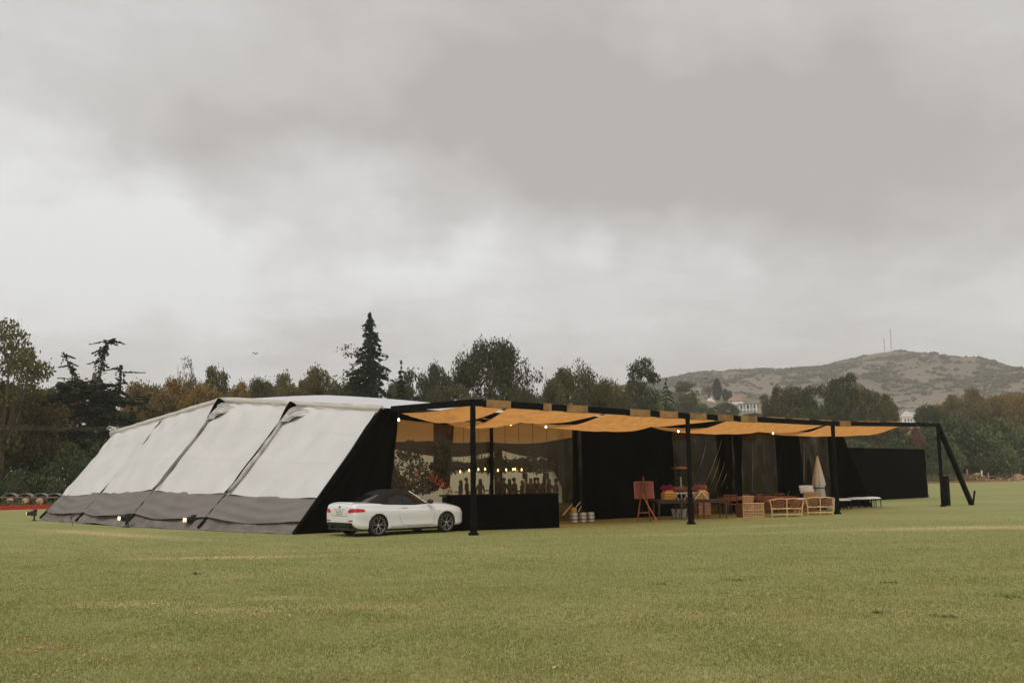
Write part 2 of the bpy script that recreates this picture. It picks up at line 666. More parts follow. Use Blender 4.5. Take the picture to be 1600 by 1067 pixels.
M['bush_red'] = leaf_mat('russet_shrub_leaves', (.22, .095, .06), (.12, .10, .05), scale=.9)
M['bark'] = plain('bark', (.12, .085, .055), .9, var=.3, scale=3, bump=.4)
M['bark_pale'] = plain('pale_bark', (.42, .36, .28), .9, var=.25, scale=2, bump=.3)
M['white_sail'] = cloth('white_tent_fabric', (.635, .615, .60), .12, var=.055, scale=.9, bump=.30, bscale=3.0)
M['cream'] = cloth('cream_roof_fabric', (.60, .565, .52), .10, var=.08, scale=2.0)
M['seam'] = cloth('seam_tape', (.60, .58, .565), .05, var=.08)
M['roof'] = cloth('roof_fabric', (.80, .81, .84), .35, var=.02)
M['grey_skirt'] = cloth('grey_skirt_fabric', (.205, .185, .172), .08, var=.06, scale=.9, bump=.3, bscale=3)
M['grey_flap'] = cloth('grey_ground_flap', (.185, .165, .148), .05, var=.22, scale=1.8, bump=.3, bscale=3)
M['black_cloth'] = cloth('black_fabric', (.0028, .0028, .0026), .0, var=.3, scale=1.2, bump=.2, bscale=3)
M['black'] = plain('black_wrap', (.0035, .0035, .0035), .8, var=.3, scale=5, spec=.1)
M['shade'] = cloth('tan_shade_cloth', (.54, .255, .075), .60, tc_=None, var=.13, scale=2.2, stretch=(1.6, 1.0, 1), bump=.2)
M['sleeve'] = cloth('tan_sleeve_cloth', (.36, .21, .085), .2, var=.3, scale=2.5)
M['lining'] = cloth('tent_lining', (.10, .065, .04), .05, var=.2)
M['ceiling'] = cloth('tan_ceiling_cloth', (.55, .30, .10), .6, tc_=(.85, .46, .15), var=.25, scale=.8)
M['glow_wall'] = cloth('translucent_back_wall', (.75, .70, .56), .80, tc_=(.98, .92, .76), var=.08)
M['pvc'] = pvc_mat('clear_plastic', (.88, .83, .72), .045, .12)
M['pvc_dark'] = pvc_mat('creased_clear_plastic', (.80, .78, .72), .012, .14)
M['grey_plastic'] = plain('grey_rolled_plastic', (.30, .28, .26), .35, var=.5, scale=3.0, stretch=(1, 1, .6), bump=.3)
M['pale_plastic'] = plain('pale_creased_plastic', (.50, .48, .46), .35, var=.25, scale=3.0, bump=.3)
M['dark_strip'] = plain('dark_creased_plastic', (.05, .042, .036), .4, var=.6, scale=2.0, c2=(.22, .20, .18), bump=.4)
M['wood_red'] = plain('red_brown_wood', (.24, .058, .020), .5, var=.35, scale=4, stretch=(1, 1, .2))
M['wood_dark'] = plain('dark_brown_wood', (.085, .038, .022), .5, var=.35, scale=4)
M['wood_orange'] = plain('varnished_orange_wood', (.46, .115, .040), .45, var=.25, scale=5)
M['wicker'] = plain('tan_wicker', (.50, .27, .10), .7, var=.35, scale=30, bump=.4)
M['wicker_dark'] = plain('brown_wicker', (.17, .075, .028), .7, var=.4, scale=30, bump=.4)
M['basket'] = plain('yellow_straw', (.78, .42, .06), .7, var=.35, scale=30, bump=.4)
M['bamboo'] = plain('pale_bamboo', (.62, .38, .18), .5, var=.2, scale=12)
M['white'] = plain('white_canvas', (.82, .80, .78), .8, var=.04, scale=4)
M['white_paint'] = plain('white_wall_paint', (.70, .67, .62), .8, var=.08, scale=1)
M['roof_tile'] = plain('terracotta_roof', (.30, .16, .10), .8, var=.25, scale=1)
M['grey_roof'] = plain('grey_roof', (.22, .21, .20), .8, var=.2, scale=1)
M['dark_glass'] = plain('dark_window_glass', (.03, .03, .032), .15, var=.2)
M['steel'] = plain('brushed_steel', (.62, .58, .54), .35, metal=.85, var=.15, scale=8)
M['red_band'] = plain('red_brown_rubber', (.19, .06, .05), .7)
M['yellow'] = plain('yellow_plastic', (.62, .36, .05), .5)
M['red_board'] = plain('red_painted_board', (.42, .018, .012), .6, var=.2, scale=2)
M['rust_board'] = plain('weathered_red_board', (.30, .10, .055), .8, var=.2, scale=1)
M['timber'] = plain('weathered_timber', (.30, .19, .11), .85, var=.3, scale=4)
M['log_end'] = plain('sawn_log_end', (.50, .28, .15), .85, var=.25, scale=9)
M['dirt'] = plain('orange_dirt', (.30, .16, .07), .95, var=.3, scale=1.5, bump=.5)
M['magenta'] = leaf_mat('magenta_petals', (.62, .05, .30), (.48, .06, .24), trans=.3)
M['pink'] = leaf_mat('dusty_pink_petals', (.62, .30, .25), (.45, .18, .17), trans=.3)
M['orange_petal'] = leaf_mat('orange_petals', (.88, .27, .09), (.75, .22, .14), trans=.3)
M['white_petal'] = leaf_mat('white_blossom', (.38, .40, .33), (.28, .32, .24), trans=.3)
M['bulb'] = plain('lit_bulb', (.9, .8, .6), .3, emis=(1.0, .80, .50), estr=6.0)
M['bulb_dim'] = plain('lit_amber_bulb', (.9, .6, .3), .3, emis=(1.0, .62, .22), estr=4.0)
M['lens'] = plain('lit_lamp_lens', (.9, .85, .7), .3, emis=(1.0, .74, .42), estr=.75)
M['metal_dark'] = plain('dark_metal', (.02, .02, .02), .5, metal=.4)
M['glowing'] = plain('hood_glow_tint', (.42, .22, .09), .35, metal=.6)  # orange glow of the lit heater hood put into its metal colour
M['wire'] = plain('cable', (.10, .08, .05), .7)
M['pole'] = plain('pole_timber', (.25, .20, .12), .9)
M['mast'] = plain('mast_steel', (.30, .28, .27), .7)

# ------------------------------------------------------------------ the setting
LQ, LD = Vector((-34.3, 67.3)), Vector((.728, .685)).normalized()     # the board line that ends the playing field
LN = Vector((-LD.y, LD.x))


def line_pt(s, d=0.0):
    p = LQ + LD * s + LN * d
    return Vector((p.x, p.y, 0))


def beyond(x, y):
    return (x - LQ.x) * LN.x + (y - LQ.y) * LN.y


def foot_z(x, y):
    D = beyond(np.asarray(x, float), np.asarray(y, float))
    w = smooth01((np.asarray(x, float) + 15) / 50)
    z = np.interp(D, [6, 100, 183, 264, 330, 420], [0, 11, 28, 46.5, 50, 30]) * w
    z = z + np.where(D > 30, 1, 0) * 1.2 * np.sin(np.asarray(x) * .06) * np.sin(np.asarray(y) * .045 + 1) * smooth01((D - 30) / 60) * w
    return np.where(D < 8, z - .35 * (1 - smooth01((D - 4) / 4)), z)


def base_z(x, y):
    return max(0.0, float(foot_z(x, y))) - .03


g = MB()
g.add([(-2500, -2500, -.05), (2500, -2500, -.05), (2500, 2500, -.05), (-2500, 2500, -.05)], [(0, 1, 2, 3)])
tag(g.build('ground', M['ground']), 'dry earth and rough grass beyond the playing field', 'ground', kind='structure')
lw = MB()
A, B_ = line_pt(-380), line_pt(520)
off = Vector((-LN.x, -LN.y, 0)) * 420
lw.add([A + off, B_ + off, B_, A], [(0, 1, 2, 3)])
tag(lw.build('lawn', M['lawn']), 'mown green and tan grass of the playing field', 'lawn', kind='structure')

fh = MB()
xs, ys = np.linspace(-120, 760, 120), np.linspace(90, 800, 110)
X, Y = np.meshgrid(xs, ys)
Z = foot_z(X, Y) - .12
V = np.stack([X, Y, Z], -1).reshape(-1, 3)
nx_ = len(xs)
fh.add(V.tolist(), [(j * nx_ + i, j * nx_ + i + 1, (j + 1) * nx_ + i + 1, (j + 1) * nx_ + i) for j in range(len(ys) - 1) for i in range(nx_ - 1)])
tag(fh.build('foothill', M['foothill'], smooth=True), 'dry scrubby slope with houses below the hill', 'hillside', kind='structure')

RX = np.array([-900, -300, 60, 126, 216, 297, 360, 441, 486, 520, 549, 585, 630, 684, 720, 900, 1200, 1700, 2300.])
RH = np.array([10, 55, 118, 126, 139, 149, 151, 155, 164, 171, 173, 168, 150, 134, 126, 95, 70, 40, 10.])


def vnoise(x, y, seed=0):
    r = np.zeros_like(x)
    rg = np.random.default_rng(seed)
    for o in range(6):
        f = .004 * 2 ** o
        a = rg.uniform(0, 6.28, 4)
        th = rg.uniform(0, 3.14)
        u_ = x * math.cos(th) + y * math.sin(th)
        w_ = -x * math.sin(th) + y * math.cos(th)
        r += (np.sin(u_ * f * 6 + a[0] + 1.3 * np.sin(w_ * f * 4 + a[1])) * np.sin(w_ * f * 5 + a[2])) * .6 ** o
    return r


def hill_z(x, y):
    R = np.interp(x, RX, RH)
    t = np.where(y < 1400, smooth01((y - 480) / 920) * .35 + .65 * np.clip((y - 480) / 920, 0, 1) ** 1.15, 1 - smooth01((y - 1400) / 800))
    z = R * t
    return z + vnoise(x, y, 3) * 7 * np.clip(t * 1.6, 0, 1) * np.where(y < 1400, 1 - .75 * smooth01((y - 1150) / 250), .3) - 2


hb = MB()
xs, ys = np.linspace(-900, 2300, 200), np.linspace(430, 2250, 130)
X, Y = np.meshgrid(xs, ys)
V = np.stack([X, Y, hill_z(X, Y)], -1).reshape(-1, 3)
nx_ = len(xs)
hb.add(V.tolist(), [(j * nx_ + i, j * nx_ + i + 1, (j + 1) * nx_ + i + 1, (j + 1) * nx_ + i) for j in range(len(ys) - 1) for i in range(nx_ - 1)])
tag(hb.build('hill', M['hill'], smooth=True), 'long brown hill with a misty rounded top', 'hill', kind='structure')

# scrub growing on the hill: too many and too far to count
n = 26000
hx = RNG.uniform(20, 1000, n * 3)
hy = RNG.uniform(560, 1440, n * 3)
dens = vnoise(hx, hy, 11) + .6 * vnoise(hx * 3, hy * 3, 5) + RNG.normal(size=n * 3) * .25
keep = dens > -.2
hx, hy = hx[keep][:n], hy[keep][:n]
n = len(hx)
hz = hill_z(hx, hy)
hr = RNG.uniform(1.0, 3.4, n)
ico = [(0, 0, 1), (.9, 0, .35), (.28, .85, .35), (-.73, .53, .35), (-.73, -.53, .35), (.28, -.85, .35), (.6, .5, -.4), (-.3, .8, -.4), (-.8, 0, -.4), (-.3, -.8, -.4), (.6, -.5, -.4)]
icof = [(0, 1, 2), (0, 2, 3), (0, 3, 4), (0, 4, 5), (0, 5, 1), (1, 6, 2), (2, 6, 7), (2, 7, 3), (3, 7, 8), (3, 8, 4), (4, 8, 9), (4, 9, 5), (5, 9, 10), (5, 10, 1), (1, 10, 6)]
IV = np.array(ico)
V = (IV[None] * (1 + RNG.uniform(-.25, .25, (n, 11, 1)))) * hr[:, None, None] * np.array([1.2, 1.2, .8]) + np.stack([hx, hy, hz + hr * .1], -1)[:, None]
Fi = (np.array(icof)[None] + np.arange(n)[:, None, None] * 11).reshape(-1, 3)
me = bpy.data.meshes.new('hill_scrub')
me.from_pydata(V.reshape(-1, 3).tolist(), [], Fi.tolist())
M['scrub'] = leaf_mat('hill_scrub_leaves', (.065, .066, .040), (.095, .085, .050), scale=.02)
tag(finish('hill_scrub', me, M['scrub'], smooth=True), 'dark scrub dotted over the brown hill', 'scrub', kind='stuff')
# the same on the foothill
n = 2600
hx = RNG.uniform(0, 1, n)
hy = RNG.uniform(170, 620, n)
hx = (hx * 440 + 130) / 1556 * hy
ok = beyond(hx, hy) > 22
ok &= ~((np.abs(hx / hy * 1556 + 800 - 1100) < 32) & (hy > 470)) & ~((np.abs(hx / hy * 1556 + 800 - 1165) < 30) & (hy > 350))
hx, hy = hx[ok], hy[ok]
n = len(hx)
hz = foot_z(hx, hy)
hr = RNG.uniform(.8, 2.6, n)
nl = 34
cc = RNG.normal(size=(n, nl, 3))
cc /= np.linalg.norm(cc, axis=2)[..., None]
cc[..., 2] = np.abs(cc[..., 2]) * .9
Cc = (cc * hr[:, None, None] * RNG.uniform(.7, 1.05, (n, nl, 1)) + np.stack([hx, hy, hz], -1)[:, None]).reshape(-1, 3)
me = tree_mesh('foothill_scrub', Cc, RNG.uniform(.7, 1.5, len(Cc)))
tag(finish('foothill_scrub', me, M['bush']), 'green scrub covering the slope below the houses', 'scrub', kind='stuff')

# grass blades standing on the near lawn, thinning out with distance
n = 1100000
dd_ = 4.5 * (52 / 4.5) ** RNG.uniform(0, 1, n)
dd_ = dd_[RNG.uniform(0, 1, n) > smooth01((dd_ - 12) / 38)]
n = len(dd_)
gx = RNG.uniform(-1, 1, n)
keep = RNG.uniform(0, 1, n) > smooth01((np.abs(gx) - .72) / .28)
gx, dd_ = gx[keep], dd_[keep]
n = len(dd_)
gx = gx * (dd_ * .66 + 6.0)
patch = np.sin(gx * 1.7 + 2 * np.sin(dd_ * .9)) * np.sin(dd_ * 2.1 + gx * .6)
hgt = RNG.uniform(.014, .034, n) * (1 + .25 * patch) * np.clip(1.15 - dd_ * .018, .28, 1)
wid = .0022 + .00034 * dd_
th = RNG.uniform(0, 6.283, n)
ln_ = RNG.uniform(.2, .9, n) * hgt
ph = RNG.uniform(0, 6.283, n)
Vg = np.empty((n, 3, 3), dtype=np.float32)
Vg[:, 0] = np.stack([gx - np.cos(th) * wid, dd_ - np.sin(th) * wid, np.zeros(n) - .002], -1)
Vg[:, 1] = np.stack([gx + np.cos(th) * wid, dd_ + np.sin(th) * wid, np.zeros(n) - .002], -1)
Vg[:, 2] = np.stack([gx + np.cos(ph) * ln_, dd_ + np.sin(ph) * ln_, hgt], -1)
me = bpy.data.meshes.new('grass')
me.vertices.add(n * 3)
me.vertices.foreach_set('co', Vg.ravel())
me.loops.add(n * 3)
me.loops.foreach_set('vertex_index', np.arange(n * 3, dtype=np.int32))
me.polygons.add(n)
me.polygons.foreach_set('loop_start', np.arange(n, dtype=np.int32) * 3)
me.polygons.foreach_set('loop_total', np.full(n, 3, dtype=np.int32))
me.update(calc_edges=True)
M['grass'] = leaf_mat('grass_blades', (.232, .236, .074), (.315, .283, .105), scale=.8, jitter=.22, trans=.45)
tag(finish('grass', me, M['grass']), 'short mown grass blades of the near lawn', 'grass', kind='stuff')
# loose clumps of clippings lying on the lawn
M['clip'] = leaf_mat('clippings', (.17, .185, .075), (.20, .20, .085), scale=2)
cl_pts = []
for px, py, w in ((1035, 913, .4), (1150, 907, .4), (1390, 911, .4), (1370, 958, .35), (1475, 964, .5), (1580, 933, .3), (307, 897, .25)):
    c = gp(px, py)
    q = RNG.normal(size=(30, 3)) * np.array([w * .20, .06, .004])
    q[:, 2] = np.abs(q[:, 2]) + .012
    cl_pts.append(q + np.array(c))
Cc = np.concatenate(cl_pts)
tag(finish('grass_clippings', tree_mesh('grass_clippings', Cc, RNG.uniform(.03, .08, len(Cc))), M['clip']), 'dark scattered clippings lying on the lawn', 'clippings', kind='stuff')

# fallen leaves and pale flecks on the near lawn
M['fallen'] = leaf_mat('fallen_leaves', (.42, .20, .07), (.55, .45, .30), scale=3, jitter=.5)
fx = 6 * (26 / 6) ** RNG.uniform(0, 1, 420)
Cc = np.stack([RNG.uniform(-1, 1, 420) * fx * .56, fx, RNG.uniform(.015, .035, 420)], -1)
for px, py, k1, sp in ((80, 1014, 60, .16), (20, 1020, 40, .22), (876, 1046, 26, .07), (70, 1060, 40, .2), (150, 1033, 24, .12), (340, 962, 40, .4), (410, 960, 40, .4), (30, 998, 24, .2)):
    c = gp(px, py)
    q = RNG.normal(size=(k1, 3)) * np.array([sp, sp * .7, .004]) + np.array([c.x, c.y, .025])
    Cc = np.concatenate([Cc, q])
tag(finish('fallen_leaves', tree_mesh('fallen_leaves', Cc, RNG.uniform(.02, .05, len(Cc))), M['fallen']), 'small tan and orange fallen leaves on the near lawn', 'leaves', kind='stuff')

# red boards round the field (each board its own piece)
def side_boards(s0, s1, step, mat, label, name='side_board_fence'):
    t = thing(name, label, 'fence', line_pt(s0))
    s = s0
    while s < s1:
        a, b = line_pt(s), line_pt(min(s + step, s1) - .04)
        o = MB().bar(a + Vector((0, 0, .15)), b + Vector((0, 0, .15)), .05, .30).build('board', mat, t, world_space=True)
        s += step
    return t


side_boards(-30, 20, 3.0, M['red_board'], 'low red boards along the field edge left of the tent')
side_boards(112, 172, 4.0, M['rust_board'], 'low faded red boards along the far field edge, right of the shelter')


# ------------------------------------------------------------------ trees
def limb(mb, a, b, r0, r1, bend=.12, n=5):
    a, b = Vector(a), Vector(b)
    L = (b - a).length
    k1 = Vector((random.uniform(-1, 1), random.uniform(-1, 1), random.uniform(-.3, .6))) * L * bend
    pts, rs = [], []
    for i in range(n + 1):
        t = i / n
        pts.append(a.lerp(b, t) + k1 * math.sin(math.pi * t))
        rs.append(r0 + (r1 - r0) * t)
    mb.tube(pts, rs, 6)


def make_euc(h=1.0, w=.8, clumps=62, leaves=330, bare=.25, fill=.45, lsz=.030, csz=(.06, .12), top_heavy=.0, seed=1):
    """unit-height broadleaf tree: forked trunk, limbs, crown of separate leaf clumps; returns (trunk mesh, crown mesh)"""
    global RNG
    RNG = np.random.default_rng(seed)
    random.seed(seed)
    tb = MB()
    fork = Vector((random.uniform(-.03, .03), random.uniform(-.03, .03), bare + .08))
    limb(tb, (0, 0, -.02), fork, .022, .016, .04)
    ends, C_, S_ = [], [], []
    nl = 9
    for i in range(nl):
        a = 2 * math.pi * i / nl + random.uniform(-.3, .3)
        zz = random.uniform(bare + .25, .95)
        prof = math.sin(math.pi * min(1, (zz - bare) / (1.02 - bare)) ** (1.0 + top_heavy)) ** .6
        rr = w / 2 * prof * random.uniform(.45, .8)
        e_ = Vector((math.cos(a) * rr, math.sin(a) * rr, zz - .04))
        limb(tb, fork * random.uniform(.75, 1.0), e_, .012, .004, .1)
        ends.append(e_)
    for i in range(clumps):
        while True:
            zz = random.uniform(bare, 1.0)
            q = min(1.0, (zz - bare) / (1.0 - bare))
            prof = math.sqrt(max(.0, 1 - (2 * q - 1) ** 2)) ** .75
            if random.random() < .35 + .65 * prof:
                break
        a = random.uniform(0, 6.283)
        rr = w / 2 * prof * (fill + (1 - fill) * random.random() ** .5) * random.uniform(.55, 1.0)
        c = np.array([math.cos(a) * rr, math.sin(a) * rr, zz])
        near = min(ends, key=lambda e_: (e_ - Vector(c)).length)
        if random.random() < .5:
            limb(tb, near.lerp(fork, .2), Vector(c), .005, .002, .12, 3)
        cr = random.uniform(*csz)
        nn = int(leaves * (cr / csz[1]) ** 1.6)
        d = RNG.normal(size=(nn, 3))
        d /= np.linalg.norm(d, axis=1)[:, None]
        p_ = c + d * (cr * RNG.uniform(.25, 1, (nn, 1)) ** .55) * np.array([1.05, 1.05, .82])
        # ragged sprays leaving the clump
        sp = RNG.uniform(size=nn) < .12
        p_[sp] += d[sp] * cr * RNG.uniform(.1, .5, (sp.sum(), 1))
        C_.append(p_)
        S_.append(RNG.uniform(.6, 1.3, nn) * lsz)
    C_, S_ = np.concatenate(C_), np.concatenate(S_)
    me = bpy.data.meshes.new('trunk')
    me.from_pydata([tuple(v) for v in tb.v], [], tb.f)
    A_ = np.tile(np.array([0, 0, -.7]), (len(C_), 1))
    return me, tree_mesh('crown', C_, S_, A_)


def make_conifer(w=.36, levels=30, drop=.32, lsz=.02, seed=3, ragged=.25, bare=.04, per=9, taper=.9, flat=False):
    global RNG
    RNG = np.random.default_rng(seed)
    random.seed(seed)
    tb = MB()
    tb.tube([(0, 0, -.02), (.004, 0, .5), (0, 0, .99)], [.02, .012, .002], 6)
    C_, S_, A_ = [], [], []
    for i in range(levels):
        q = i / (levels - 1)
        z = bare + (1 - bare) * q ** .92
        R = w / 2 * (1 - q) ** taper + .008
        for k_ in range(max(4, int(per * (1 - q * .6)))):
            a = random.uniform(0, 6.283)
            L = R * random.uniform(1 - ragged * 1.6, 1 + ragged)
            m_ = max(10, int(95 * L / (w / 2)))
            t_ = RNG.uniform(.08, 1, m_)
            dz = -drop * L * t_ ** 1.5 + (.10 * L * t_ if flat else 0)
            side = RNG.normal(size=m_) * L * .12 * (1.1 - t_)
            p_ = np.stack([math.cos(a) * L * t_ - math.sin(a) * side, math.sin(a) * L * t_ + math.cos(a) * side,
                           z + dz + RNG.normal(size=m_) * .006], -1)
            C_.append(p_)
            S_.append(RNG.uniform(.7, 1.4, m_) * lsz)
            A_.append(np.tile(np.array([math.cos(a), math.sin(a), -.35]), (m_, 1)))
            if k_ % 2 == 0:
                tb.tube([(0, 0, z), (math.cos(a) * L * .6, math.sin(a) * L * .6, z - drop * L * .4)], [.004, .0015], 4)
    me = bpy.data.meshes.new('trunk')
    me.from_pydata([tuple(v) for v in tb.v], [], tb.f)
    return me, tree_mesh('crown', np.concatenate(C_), np.concatenate(S_), np.concatenate(A_))


def make_cedar(seed=9):
    """ragged old cedar: wide flat layers, several bent leaders"""
    global RNG
    RNG = np.random.default_rng(seed)
    random.seed(seed)
    tb = MB()
    tb.tube([(0, 0, -.02), (.01, 0, .4), (.02, 0, .78)], [.03, .02, .008], 7)
    C_, S_, A_ = [], [], []

    def spray(a0, b0, m_, wd, sz):
        t_ = RNG.uniform(0, 1, m_)
        p_ = np.array(a0) + (np.array(b0) - np.array(a0)) * t_[:, None] + RNG.normal(size=(m_, 3)) * np.array([wd, wd, wd * .35]) * (1.15 - t_[:, None])
        C_.append(p_)
        S_.append(RNG.uniform(.6, 1.3, m_) * sz)
        d = np.array(b0) - np.array(a0)
        A_.append(np.tile(d / np.linalg.norm(d), (m_, 1)))
    for i in range(120):
        z = random.uniform(.06, .72)
        R = .34 * (1 - (z - .06) / .95) ** .55 * random.uniform(.55, 1.1)
        a = random.uniform(0, 6.283)
        e_ = (math.cos(a) * R, math.sin(a) * R, z - .05 + random.uniform(-.03, .05))
        limb(tb, (.01, 0, z - .02), e_, .008, .002, .08, 3)
        spray((math.cos(a) * R * .25, math.sin(a) * R * .25, z), e_, 210, .030, .022)
    # leaders standing out of the top; the tallest leans over at its tip
    for base, pts in (((-.02, 0, .66), [(-.05, 0, .74), (-.085, .01, .83), (-.12, .02, .92)]),
                      ((.03, 0, .66), [(.04, 0, .78), (.055, 0, .90), (.065, 0, .97), (.095, 0, 1.0)]),
                      ((.08, 0, .58), [(.115, 0, .66), (.125, 0, .75), (.125, 0, .83)]),
                      ((.13, .03, .50), [(.20, .03, .56), (.24, .03, .66)])):
        allp = [base] + pts
        tb.tube(allp, [.009] + [.004] * (len(pts) - 1) + [.002], 5)
        for j in range(len(allp) - 1):
            spray(allp[j], allp[j + 1], 110 if j < len(allp) - 2 else 60, .012, .018)
            for k_ in range(3):
                p0 = np.array(allp[j]) + (np.array(allp[j + 1]) - np.array(allp[j])) * random.random()
                spray(p0, p0 + np.array([random.uniform(-.07, .09), random.uniform(-.06, .06), random.uniform(-.05, .005)]), 40, .006, .016)
    me = bpy.data.meshes.new('trunk')
    me.from_pydata([tuple(v) for v in tb.v], [], tb.f)
    return me, tree_mesh('crown', np.concatenate(C_), np.concatenate(S_), np.concatenate(A_))


def make_bush(seed=1, lobes=16, leaves=420, lsz=.06, tall=.8):
    """rounded shrub, unit width: domes of small leaves over short stems"""
    global RNG
    RNG = np.random.default_rng(seed)
    random.seed(seed)
    tb = MB()
    C_, S_ = [], []
    for i in range(lobes):
        a, q = random.uniform(0, 6.283), random.random() ** .6
        c = np.array([math.cos(a) * .34 * q, math.sin(a) * .34 * q, random.uniform(.10, .34) * tall + .34 * tall * (1 - q)])
        tb.tube([(math.cos(a) * .05, math.sin(a) * .05, -.03), tuple(c)], [.014, .005], 4)
        cr = random.uniform(.15, .24)
        d = RNG.normal(size=(leaves, 3))
        d /= np.linalg.norm(d, axis=1)[:, None]
        p_ = c + d * cr * RNG.uniform(.55, 1.04, (leaves, 1)) * np.array([1, 1, .85])
        p_ = p_[p_[:, 2] > .01]
        C_.append(p_)
        S_.append(RNG.uniform(.6, 1.25, len(p_)) * lsz)
    me = bpy.data.meshes.new('stems')
    me.from_pydata([tuple(v) for v in tb.v], [], tb.f)
    return me, tree_mesh('foliage', np.concatenate(C_), np.concatenate(S_))


def make_cypress(seed=5, w=.26):
    global RNG
    RNG = np.random.default_rng(seed)
    n = 5200
    z = RNG.uniform(.03, 1, n)
    r = w / 2 * np.sin(np.pi * np.clip(z * .86 + .1, 0, 1)) ** .8 * RNG.uniform(.55, 1.12, n)
    a = RNG.uniform(0, 6.283, n)
    tb = MB().tube([(0, 0, -.02), (0, 0, .9)], [.02, .004], 5)
    me = bpy.data.meshes.new('trunk')
    me.from_pydata([tuple(v) for v in tb.v], [], tb.f)
    return me, tree_mesh('crown', np.stack([np.cos(a) * r, np.sin(a) * r, z], -1), RNG.uniform(.02, .05, n), np.tile(np.array([0, 0, 1.]), (n, 1)))


KIND = {
    'euc_a': make_euc(w=.62, seed=11, bare=.22), 'euc_b': make_euc(w=.74, seed=12, clumps=80, bare=.12),
    'euc_c': make_euc(w=.55, seed=13, clumps=56, bare=.2, csz=(.05, .11)), 'euc_d': make_euc(w=.85, seed=14, clumps=95, bare=.06),
    'round_a': make_euc(w=1.30, seed=21, clumps=190, leaves=260, bare=.08, csz=(.06, .12), lsz=.025, fill=.35),
    'round_b': make_euc(w=1.05, seed=22, clumps=170, leaves=260, bare=.02, csz=(.06, .12), lsz=.028, fill=.35),
    'sparse': make_euc(w=.34, seed=31, clumps=44, leaves=220, bare=.30, csz=(.035, .08), lsz=.022),
    'open': make_euc(w=.62, seed=15, clumps=44, leaves=230, bare=.30, csz=(.045, .10), lsz=.024, fill=.7),
    'wispy': make_euc(w=.40, seed=32, clumps=34, leaves=70, bare=.3, csz=(.03, .075), lsz=.02),
    'fir': make_conifer(w=.42, taper=.72, per=15, levels=36), 'fir_b': make_conifer(w=.30, seed=4, ragged=.4, levels=26, per=13), 'spruce': make_conifer(w=.85, seed=6, levels=22, taper=.75, ragged=.3, per=10, lsz=.03),
    'cedar': make_cedar(), 'cypress': make_cypress(),
    'bush_a': make_bush(1), 'bush_b': make_bush(2, lobes=20), 'bush_c': make_bush(3, lobes=14, tall=.95),
}
USED = {}


def plant(kind, px, top, Y, label, leaf='euc', wpx=None, rz=None, name='eucalyptus_tree', bark='bark', group=None, cat='tree', sink=0.0):
    """stand a tree at depth Y so that its top reaches the photograph's row"""
    P = at(px, top, Y)
    while beyond(P.x, P.y) < (7 if 'shrub' in name or px < 1300 else 24):                               # nothing grows on the field itself
        Y += 2
        P = at(px, top, Y)
    if 'shrub' in name and px > 1300:
        Y += px * 7 % 9
        P = at(px, top, Y)
    z0 = base_z(P.x, P.y) - sink
    h = P.z - z0
    tr, cr = KIND[kind]
    t = thing(name, label, cat, (P.x, P.y, z0), random.uniform(0, 6.28) if rz is None else rz, group)
    sx = 1.0
    if wpx:
        if kind not in USED:
            co = np.empty(len(cr.vertices) * 3, dtype=np.float32)
            cr.vertices.foreach_get('co', co)
            co = co.reshape(-1, 3)
            USED[kind] = (np.percentile(co[:, 0], 98.5) - np.percentile(co[:, 0], 1.5), float(np.percentile(co[:, 2], 99.6)))
        sx = (wpx * Y / 1556) / (USED[kind][0] * h / USED[kind][1])
        h = h / USED[kind][1]
    t.scale = (h * sx, h * sx, h)
    bush = kind.startswith('bush')
    for nm, me_, mt in (('stems' if bush else 'trunk', tr, M[bark]), ('foliage' if bush else 'crown', cr, M[leaf])):
        o = bpy.data.objects.new(nm, me_)
        if len(me_.materials) == 0:
            me_.materials.append(mt)
        COL.objects.link(o)
        o.parent = t
        o.material_slots[0].link = 'OBJECT'
        o.material_slots[0].material = mt
    return t


# left edge
plant('open', 8, 498, 84, 'tall gum tree with open leafy top at the far left', 'euc', 125, .4)
plant('round_b', -5, 596, 88, 'dense dark brown gum under the tall gum at the far left', 'euc', 170, 2.1)
plant('cedar', 142, 536, 95, 'ragged dark cedar with bare bent leaders', 'cedar', 175, 0.0, 'cedar_tree')
plant('round_b', 30, 606, 100, 'dark russet brown tree between the tall gum and the cedar', 'euc', 120, 0.7, 'broadleaf_tree')
plant('euc_c', 85, 603, 130, 'pale olive tree showing between the tall gum and the cedar', 'euc_green', 70)
plant('spruce', 205, 640, 100, 'low dark conifer beside the cedar, close to the tent peak', 'cedar', 90, 1.0, 'conifer_tree')
plant('round_b', 60, 655, 100, 'broad dark thicket tree below the cedar', 'euc', 200, 1.2, 'broadleaf_tree')
